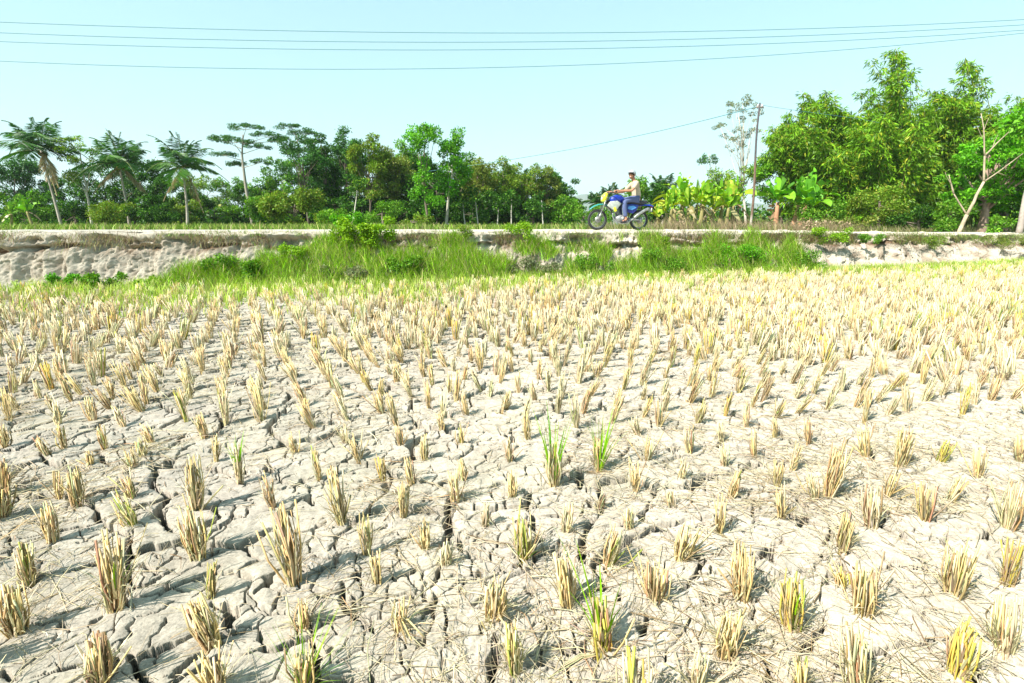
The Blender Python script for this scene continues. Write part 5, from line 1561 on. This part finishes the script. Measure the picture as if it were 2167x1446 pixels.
M["rubber"] = flat_mat("tyre_rubber", (0.025, 0.025, 0.025), 0.8)
M["chrome"] = flat_mat("bright_metal", (0.36, 0.36, 0.35), 0.35, 0.7, 20, 0.4)
M["alu"] = flat_mat("dull_aluminium", (0.30, 0.30, 0.29), 0.45, 0.6, 30, 0.4)
M["black"] = flat_mat("black_steel", (0.03, 0.03, 0.035), 0.5)
M["bluep"] = flat_mat("blue_plastic", (0.005, 0.022, 0.26), 0.35, 0, 12, 0.35, 0.3)
M["lblue"] = flat_mat("light_blue_highlight", (0.08, 0.30, 0.70), 0.35, 0, 20, 0.1, 0.3)  # colour of the highlight painted on the side panels
M["yellowp"] = flat_mat("yellow_plastic", (0.62, 0.62, 0.03), 0.35, 0, 20, 0.1, 0.3)
M["whitep"] = flat_mat("white_plastic", (0.40, 0.42, 0.38), 0.45, 0, 14, 0.25)
M["teal"] = flat_mat("teal_plastic", (0.02, 0.22, 0.20), 0.35, 0, 20, 0.1, 0.3)
M["seatm"] = flat_mat("seat_vinyl", (0.03, 0.03, 0.04), 0.55)
M["redm"] = flat_mat("red_lens", (0.45, 0.02, 0.02), 0.3)
M["cloth"] = attr_mat("cloth", 0.95, 60, 0.12, 0.2)
M["skin"] = attr_mat("skin", 0.6, 40, 0.08)

moto = empty("motorcycle", W(0.65, 0, 0), "blue and yellow off-road motorcycle ridden along the top of the bank", "motorcycle")
WBASE = 1.37
def wheel(f, r, z):
    mb = MB(); torus(mb, f, z, r - 0.035, 0.036, 0, 56, 8, (1, 1, 1), 0.007)
    whl = mb.build("wheel", M["rubber"], moto, smooth=False)
    mb = MB(); torus(mb, f, z, r - 0.078, 0.011, 0, 48, 6, (1, 1, 1), 0, 1.6)
    for k in range(28):
        a = k / 28 * 2 * math.pi; s = 1 if k % 2 else -1
        tube(mb, [W(f + 0.035 * math.cos(a + .5 * s), 0.03 * s, z + 0.035 * math.sin(a + .5 * s)), W(f + (r - .08) * math.cos(a), 0, z + (r - .08) * math.sin(a))], 0.0025, 3, cap=False)
    tube(mb, [W(f, -0.06, z), W(f, 0.06, z)], 0.038, 12)
    rm = mb.build("rim", M["chrome"], whl, origin=tuple(moto.location)); 
    mb = MB(); tube(mb, [W(f, 0.055, z), W(f, 0.06, z)], 0.095, 20); mb.build("brake_disc", M["alu"], whl, origin=tuple(moto.location))
    return whl
wheel(WBASE, 0.315, 0.315); wheel(0.0, 0.305, 0.305)
# children of a child: their mesh is already in the thing's own frame
mb = MB()
for s in (-1, 1):
    tube(mb, WP([(WBASE, .085 * s, .315), (WBASE - .10, .085 * s, .56)]), 0.026, 8)
    tube(mb, WP([(WBASE - .10, .085 * s, .56), (WBASE - .255, .085 * s, .97)]), 0.019, 8)
tube(mb, WP([(WBASE, -.1, .315), (WBASE, .1, .315)]), 0.013, 8)
for z in (.86, .97):
    f = WBASE - .10 - .155 * (z - .56) / .41
    box(mb, W(f, 0, z), (.06, .22, .03), Rm)
mb.build("front_fork", M["chrome"], moto, smooth=False)
mb = MB()
tube(mb, WP([(1.09, 0, .95), (1.13, 0, .82)]), 0.035, 10)
tube(mb, WP(curve([(1.10, 0, .90), (.95, 0, .62), (.86, 0, .40), (.70, 0, .24), (.45, 0, .23)])), 0.022, 8)
for s in (-1, 1):
    tube(mb, WP(curve([(1.08, .03 * s, .88), (.80, .08 * s, .82), (.45, .09 * s, .74), (.36, .09 * s, .50), (.40, .09 * s, .25)])), 0.017, 8)
    tube(mb, WP([(.45, .08 * s, .74), (.05, .08 * s, .76), (-.14, .06 * s, .78)]), 0.013, 6)
    tube(mb, WP([(.38, .09 * s, .48), (.06, .08 * s, .74)]), 0.012, 6)
mb.build("frame", M["black"], moto)
mb = MB()
for s in (-1, 1): tube(mb, WP([(.42, .09 * s, .33), (.2, .095 * s, .33), (0, .095 * s, .305)]), [.03, .027, .022], 8)
tube(mb, WP([(0, -.12, .305), (0, .12, .305)]), .012, 8)
mb.build("swingarm", M["chrome"], moto)
mb = MB()
slab(mb, [(.42, .25), (.60, .20), (.78, .26), (.80, .38), (.72, .46), (.52, .46), (.42, .38)], -.12, .12, bulge=.02)
tube(mb, WP([(.68, 0, .42), (.76, 0, .66)]), .075, 12)
for k in range(7): 
    z = .47 + k * .027; tube(mb, WP([(.68 + (z - .42) * .33, 0, z), (.684 + (z - .42) * .33, 0, z + .008)]), .10, 14)
tube(mb, WP([(.56, .12, .34), (.56, .15, .34)]), .075, 16); tube(mb, WP([(.56, -.12, .34), (.56, -.15, .34)]), .075, 16)
mb.build("engine", M["alu"], moto)
mb = MB(); tube(mb, WP(curve([(.78, .05, .60), (.92, .06, .50), (.86, .09, .28), (.60, .13, .19), (.40, .13, .24), (.22, .13, .36)])), .021, 8)
tube(mb, WP(curve([(.22, .13, .36), (.10, .135, .47), (-.12, .13, .60), (-.26, .12, .66)])), [.022] + [.042] * 22 + [.03], 10)
mb.build("exhaust", M["chrome"], moto)
def prism(name, outline, l, mat, bulge=0.03, parent=moto):
    mb = MB(); slab(mb, outline, -l, l, bulge=bulge); return mb.build(name, mat, parent, origin=tuple(moto.location), smooth=True)
prism("fuel_tank", [(.52, .84), (.55, .97), (.66, 1.05), (.82, 1.06), (.98, .98), (1.02, .88), (.92, .78), (.70, .78)], .125, M["bluep"])
for s, nm in ((1, "tank_shroud"), (-1, "tank_shroud")):
    mb = MB(); slab(mb, [(.66, .80), (.80, .88), (1.02, .86), (1.12, .74), (1.02, .66), (.92, .60), (.84, .52), (.80, .62)], .13 * s if s > 0 else -.16, .16 * s if s > 0 else -.13, bulge=.015)
    sh = mb.build(nm, M["whitep"], moto, smooth=True)
    mb = MB(); slab(mb, [(.80, .58), (.86, .70), (.93, .68), (.88, .54)], .165 if s > 0 else -.175, .175 if s > 0 else -.165); mb.build("yellow_decal", M["yellowp"], sh, origin=tuple(moto.location))
prism("seat", [(-.24, .84), (-.20, .90), (.05, .885), (.30, .84), (.50, .88), (.60, .95), (.64, .90), (.50, .80), (.20, .77), (-.10, .79)], .105, M["seatm"], .02)
for s in (-1, 1):
    mb = MB(); a, b = (.10, .13) if s > 0 else (-.13, -.10)
    slab(mb, [(.08, .76), (.30, .79), (.50, .77), (.50, .62), (.40, .52), (.26, .50), (.14, .60)], a, b, bulge=.02)
    sp = mb.build("side_panel", M["bluep"], moto, smooth=True)
    mb = MB(); a, b = (.135, .155) if s > 0 else (-.155, -.135)
    slab(mb, [(.16, .68), (.26, .74), (.42, .72), (.46, .64), (.30, .60)], a, b); mb.build("light_blue_highlight", M["lblue"], sp, origin=tuple(moto.location))  # the panel's light-blue highlight, painted on as a thin patch
def fender(name, pts, w, mat, edge=0.03):
    c = curve(pts, 22); mb = MB(); n = len(c); v = []
    th = [-1, -.75, 0, .75, 1]; zz = [-1, -.25, 0, -.25, -1]
    for i, (f, z) in enumerate(c):
        k = 0.55 + 0.45 * math.sin(math.pi * (0.12 + 0.83 * i / (n - 1)))
        for a, b in zip(th, zz): v.append(W(f, a * w * k, z + b * edge))
    m0 = len(v)
    v = v + [p - np.array([0, 0, .006]) for p in v]
    q = [(i * 5 + k, i * 5 + k + 1, i * 5 + k + 6, i * 5 + k + 5) for i in range(n - 1) for k in range(4)]
    q = q + [(m0 + a, m0 + d, m0 + c_, m0 + b) for a, b, c_, d in q]
    for i in range(n - 1):
        q.append((i * 5, i * 5 + 5, m0 + i * 5 + 5, m0 + i * 5)); q.append((i * 5 + 4, m0 + i * 5 + 4, m0 + i * 5 + 9, i * 5 + 9))
    mb.add(v, q); return mb.build(name, mat, moto, smooth=False)
fender("front_mudguard", [(1.02, .74), (1.18, .80), (1.36, .79), (1.52, .73), (1.64, .64)], .075, M["teal"])
fender("rear_mudguard", [(.30, .74), (.05, .78), (-.15, .80), (-.32, .79), (-.44, .76)], .09, M["bluep"], .05)
mb = MB(); box(mb, W(-.40, 0, .715), (.03, .11, .05), Rm); mb.build("tail_lamp", M["redm"], moto)
mb = MB(); box(mb, W(-.38, 0, .62), (.008, .20, .11), Rm); mb.build("number_plate", M["whitep"], moto)
# headlamp cowl: the yellow front panel
mb = MB()
c0 = [(1.17, .80), (1.26, .88), (1.24, 1.02), (1.15, 1.12), (1.08, 1.10), (1.10, .95)]
slab(mb, c0, -.10, .10, bulge=.02)
cowl = mb.build("headlamp_cowl", M["yellowp"], moto, smooth=True)
mb = MB(); ellipsoid(mb, W(1.24, 0, .94), (.035, .065, .06), 16, 10, rot=Rm); mb.build("headlamp", M["whitep"], cowl, origin=tuple(moto.location))
mb = MB()
hb = curve([(.93, -.37, 1.135), (1.00, -.20, 1.14), (1.08, -.06, 1.07), (1.08, .06, 1.07), (1.00, .20, 1.14), (.93, .37, 1.135)], 26)
tube(mb, WP(hb), .012, 8); tube(mb, WP([(1.02, -.15, 1.13), (1.02, .15, 1.13)]), .009, 6)
hbo = mb.build("handlebar", M["black"], moto)
for s in (-1, 1):
    mb = MB(); tube(mb, WP([(.965, .26 * s, 1.14), (.925, .385 * s, 1.135)]), .018, 10); mb.build("grip", M["rubber"], hbo, origin=tuple(moto.location))
    mb = MB(); tube(mb, WP([(.99, .24 * s, 1.145), (1.03, .30 * s, 1.145), (1.01, .40 * s, 1.13)]), .006, 5); mb.build("lever", M["alu"], hbo, origin=tuple(moto.location))
for s in (-1, 1):
    mb = MB(); tube(mb, WP([(.47, .10 * s, .27), (.47, .23 * s, .27)]), .013, 6); mb.build("foot_peg", M["alu"], moto)
mb = MB(); tube(mb, WP([(.38, .0, .42), (.30, .0, .70)]), .03, 8)
for k in range(8): z = .45 + k * .03; tube(mb, WP([(.37 - (z - .45) * .28, 0, z), (.368 - (z - .45) * .28, 0, z + .01)]), .045, 10)
mb.build("shock_absorber", M["yellowp"], moto)
mb = MB()
for dz, f0 in ((.055, .52), (-.045, .52)): tube(mb, WP([(f0, .075, .33 + dz * .7), (0, .075, .305 + dz)]), .006, 4)
mb.build("chain", M["black"], moto)
mb = MB()
for s in (-1, 1): tube(mb, WP(curve([(1.02, .10 * s, 1.10), (1.20, .08 * s, 1.02), (1.22, .09 * s, .70), (1.34, .08 * s, .36)])), .005, 4)
mb.build("cables", M["black"], moto)
# sub-part meshes were laid out in the motorcycle's own frame: undo the parents' (zero) offsets
for o in moto.children:
    o.location = (0, 0, 0)

def skin_mesh(verts, edges, radii, root, sub=2):
    me = bpy.data.meshes.new("tmp"); me.from_pydata([tuple(v) for v in verts], edges, [])
    ob = bpy.data.objects.new("tmp", me); scene.collection.objects.link(ob)
    ob.modifiers.new("skin", 'SKIN')
    for i, r in enumerate(radii):
        r2 = r if isinstance(r, tuple) else (r, r)
        me.skin_vertices[0].data[i].radius = r2
        me.skin_vertices[0].data[i].use_root = (i == root)
    ob.modifiers["skin"].branch_smoothing = 0.6
    sb = ob.modifiers.new("sub", 'SUBSURF'); sb.levels = sub; sb.render_levels = sub
    bpy.context.view_layer.update()
    dg = bpy.context.evaluated_depsgraph_get()
    em = bpy.data.meshes.new_from_object(ob.evaluated_get(dg))
    vs = np.empty(len(em.vertices) * 3); em.vertices.foreach_get("co", vs)
    qs = [tuple(p.vertices) for p in em.polygons if len(p.vertices) == 4]; ts = [tuple(p.vertices) for p in em.polygons if len(p.vertices) == 3]
    bpy.data.objects.remove(ob); bpy.data.meshes.remove(em); bpy.data.meshes.remove(me)
    return vs.reshape(-1, 3), qs, ts

HIP = (.14, 0, .93)
J = {
 "pelvis": (.13, 0, .93), "waist": (.14, 0, 1.08), "chest": (.19, 0, 1.30), "neck0": (.24, 0, 1.47), "neck1": (.275, 0, 1.545), "head": (.30, .0, 1.62),
 "shN": (.22, .19, 1.42), "elN": (.30, .30, 1.17), "wrN": (.84, .32, 1.165)}
J["elN"] = (.36, .33, 1.16)
J["wrN"] = (.60, .315, 1.15)
# the arms reach the grips: forearm and hand
def arm(s):
    return [(.20, .17 * s, 1.43), (.30, .25 * s, 1.30), (.42, .32 * s, 1.17), (.62, .32 * s, 1.16), (.82, .31 * s, 1.165), (.90, .315 * s, 1.17)]
def leg(s):
    return [(.16, .10 * s, .93), (.36, .16 * s, .93), (.58, .19 * s, .87), (.57, .185 * s, .64), (.52, .18 * s, .42), (.49, .18 * s, .33)]
V, E, RR = [], [], []
def chain(pts, rad, start=None):
    last = start
    for p, r in zip(pts, rad):
        V.append(W(*p)); RR.append(r)
        if last is not None: E.append((last, len(V) - 1))
        last = len(V) - 1
    return last
chain([(.13, 0, .95)], [.13]); chain([(.12, 0, 1.10)], [.115], 0); chain([(.16, 0, 1.28)], [.125], 1); c_ = chain([(.20, 0, 1.42)], [.105], 2)
n_ = chain([(.235, 0, 1.50), (.26, 0, 1.56), (.275, 0, 1.62)], [.064, .060, .062], c_)
for s in (-1, 1):
    chain(arm(s), [.062, .050, .042, .036, .028, .030], c_)
    e_ = chain(leg(s), [.085, .078, .062, .055, .042, .038], 0)
    chain([(.55, .185 * s, .285), (.62, .19 * s, .275)], [.034, .024], e_)
vs, qs, ts = skin_mesh(V, E, RR, 0)
rider = empty("person", W(.13, 0, .93), "person in pale helmet, beige shirt and grey-blue trousers riding the motorcycle, smiling at the camera", "person")
SK = (0.42, 0.20, 0.12)
mb = MB(); mb.add(vs, qs, ts, SK)
# head turned a little towards the camera
hy = R(38)
hf = fw * math.cos(hy) + lt * math.sin(hy); hl = np.cross(np.array([0, 0, 1.0]), hf) ; Hm = np.stack([hf, hl, [0, 0, 1]], 1)
HC = W(.305, .01, 1.645)
def face(v):
    v = v.copy(); x, y, z = v[:, 0], v[:, 1], v[:, 2]
    v[:, 1] *= 1 - 0.22 * np.clip(-z, 0, 1) ** 1.3               # jaw
    v[:, 0] += 0.05 * np.clip(-z, 0, 1) * (x > 0)                # chin
    nose = np.exp(-(y / 0.13) ** 2 - ((z + 0.10) / 0.20) ** 2) * (x > 0.5)
    v[:, 0] += 0.24 * nose
    v[:, 0] -= 0.09 * (np.exp(-((np.abs(y) - 0.36) / 0.16) ** 2 - ((z - 0.10) / 0.12) ** 2)) * (x > 0.4)
    v[:, 0] += 0.05 * np.exp(-((z - 0.28) / 0.10) ** 2) * (x > 0.5)
    return v
ellipsoid(mb, HC, (.098, .078, .120), 36, 28, SK, Hm, face)
def HP(x, y, z): return HC + Hm @ np.array([x, y, z])
for s in (-1, 1):
    ellipsoid(mb, HP(-.005, .078 * s, -.005), (.022, .010, .032), 10, 8, SK, Hm)
    ellipsoid(mb, HP(.083, .030 * s, .012), (.010, .013, .008), 10, 8, (.75, .72, .68), Hm)
    ellipsoid(mb, HP(.092, .030 * s, .012), (.004, .006, .006), 8, 6, (.03, .02, .02), Hm)
    ellipsoid(mb, HP(.094, .030 * s, .030), (.006, .017, .004), 8, 6, (.05, .03, .02), Hm)
ellipsoid(mb, HP(.098, 0, -.052), (.008, .026, .008), 12, 8, (.75, .72, .66), Hm)
ellipsoid(mb, HP(.097, 0, -.062), (.010, .027, .006), 12, 8, (.40, .12, .10), Hm)
ellipsoid(mb, HP(.097, 0, -.042), (.009, .027, .005), 12, 8, (.36, .11, .09), Hm)
# hands closed round the grips: palm, four fingers, thumb
for s in (-1, 1):
    pc = W(.925, .315 * s, 1.165)
    ellipsoid(mb, pc, (.042, .040, .020), 12, 8, SK, Rm)
    for k in range(4):
        l = (.285 + .021 * k) * s; ln = (.9, 1.0, .95, .8)[k]
        tube(mb, WP([(.945, l, 1.168), (.945 + .028 * ln, l, 1.155), (.95 + .028 * ln, l, 1.128), (.935, l, 1.112), (.915, l, 1.116)]), [.0105, .010, .0095, .009, .007], 7, SK)
    tube(mb, WP([(.905, .285 * s, 1.16), (.905, .27 * s, 1.135), (.925, .268 * s, 1.115), (.945, .272 * s, 1.112)]), [.012, .0115, .0105, .008], 7, SK)
body = mb.build("body", M["skin"], rider, smooth=True)
# shirt
V, E, RR = [], [], []
chain([(.125, 0, .96)], [.158]); chain([(.12, 0, 1.10)], [.150], 0); chain([(.16, 0, 1.28)], [.152], 1); c_ = chain([(.20, 0, 1.41)], [.125], 2)
chain([(.225, 0, 1.485)], [.075], c_)
for s in (-1, 1): chain([(.20, .17 * s, 1.425), (.28, .235 * s, 1.32), (.365, .285 * s, 1.225)], [.082, .070, .064], c_)
vs, qs, ts = skin_mesh(V, E, RR, 0); mb = MB(); mb.add(vs, qs, ts, (0.46, 0.37, 0.27))
sh = mb.build("shirt", M["cloth"], rider, smooth=True)
V, E, RR = [], [], []
chain([(.135, 0, .95)], [.112])
for s in (-1, 1): chain([(.17, .10 * s, .93), (.36, .16 * s, .93), (.575, .19 * s, .875), (.575, .185 * s, .66), (.53, .18 * s, .46), (.51, .18 * s, .40)], [.108, .098, .080, .075, .066, .064], 0)
vs, qs, ts = skin_mesh(V, E, RR, 0); mb = MB(); mb.add(vs, qs, ts, (0.10, 0.125, 0.25))
mb.build("trousers", M["cloth"], rider, smooth=True)
for s in (-1, 1):
    mb = MB(); slab(mb, [(.44, .245), (.46, .235), (.66, .235), (.69, .255), (.66, .265), (.46, .262)], .185 * s - .045, .185 * s + .045)
    tube(mb, WP([(.57, .185 * s - .045, .25), (.58, .185 * s - .03, .315), (.58, .185 * s + .03, .315), (.57, .185 * s + .045, .25)]), .010, 6)
    mb.build("sandal", M["seatm"], rider)
# hair and helmet
mb = MB()
def halfcut(v):
    v = v.copy(); v[:, 2] = np.maximum(v[:, 2], -0.42 + 0.55 * np.clip(v[:, 0], 0, 1)); return v
ellipsoid(mb, HP(-.008, 0, .016), (.104, .087, .116), 24, 18, (.03, .025, .02), Hm, halfcut); mb.build("hair", M["cloth"], rider, smooth=True)
M["helmet"] = flat_mat("helmet_shell", (0.34, 0.35, 0.36), 0.3, 0, 10, 0.06, 0.4)
mb = MB()
def shell(v):
    v = v.copy(); front = np.clip(v[:, 0], 0, 1)
    v[:, 2] = np.maximum(v[:, 2], -0.25 + 0.62 * front ** 0.7); return v
ellipsoid(mb, HP(-.012, 0, .035), (.135, .115, .135), 32, 24, (1, 1, 1), Hm, shell)
hel = mb.build("helmet", M["helmet"], rider, smooth=True)
mb = MB(); v = []
for k in range(13):
    a = R(-62) + R(124) * k / 12
    v += [HP(.115 * math.cos(a), .108 * math.sin(a), .080), HP(.115 * math.cos(a) + .055 * math.cos(a * .6), .118 * math.sin(a), .066), ]
m0 = len(v); v += [p - np.array([0, 0, .006]) for p in v]
q = [(2 * k, 2 * k + 1, 2 * k + 3, 2 * k + 2) for k in range(12)]; q += [(m0 + a, m0 + d, m0 + c, m0 + b) for a, b, c, d in q]
q += [(2 * k + 1, m0 + 2 * k + 1, m0 + 2 * k + 3, 2 * k + 3) for k in range(12)]
mb.add(v, q); mb.build("peak", M["seatm"], hel, origin=tuple(rider.location))
mb = MB()
for s in (-1, 1): tube(mb, [HP(.01, .088 * s, .0), HP(.03, .075 * s, -.07), HP(.05, .02 * s, -.118)], .005, 5)
mb.build("chin_strap", M["seatm"], hel, origin=tuple(rider.location))
# ------------------------------------------------------------------ air between here and the hills
mb = MB(); x0, x1, y0, y1, z0, z1 = -5600, 5600, -60, 5200, -4.0, 420
mb.add([(x0, y0, z0), (x1, y0, z0), (x1, y1, z0), (x0, y1, z0), (x0, y0, z1), (x1, y0, z1), (x1, y1, z1), (x0, y1, z1)],
       [(0, 3, 2, 1), (4, 5, 6, 7), (0, 1, 5, 4), (1, 2, 6, 5), (2, 3, 7, 6), (3, 0, 4, 7)])
hm, nt, out = mat_base("haze_air")
pv = nt.nodes.new("ShaderNodeVolumePrincipled"); pv.inputs["Color"].default_value = (0.86, 0.95, 1.0, 1)
pv.inputs["Density"].default_value = 0.0002
nt.links.new(pv.outputs[0], out.inputs["Volume"])
tag(mb.build("haze", hm), kind="stuff")
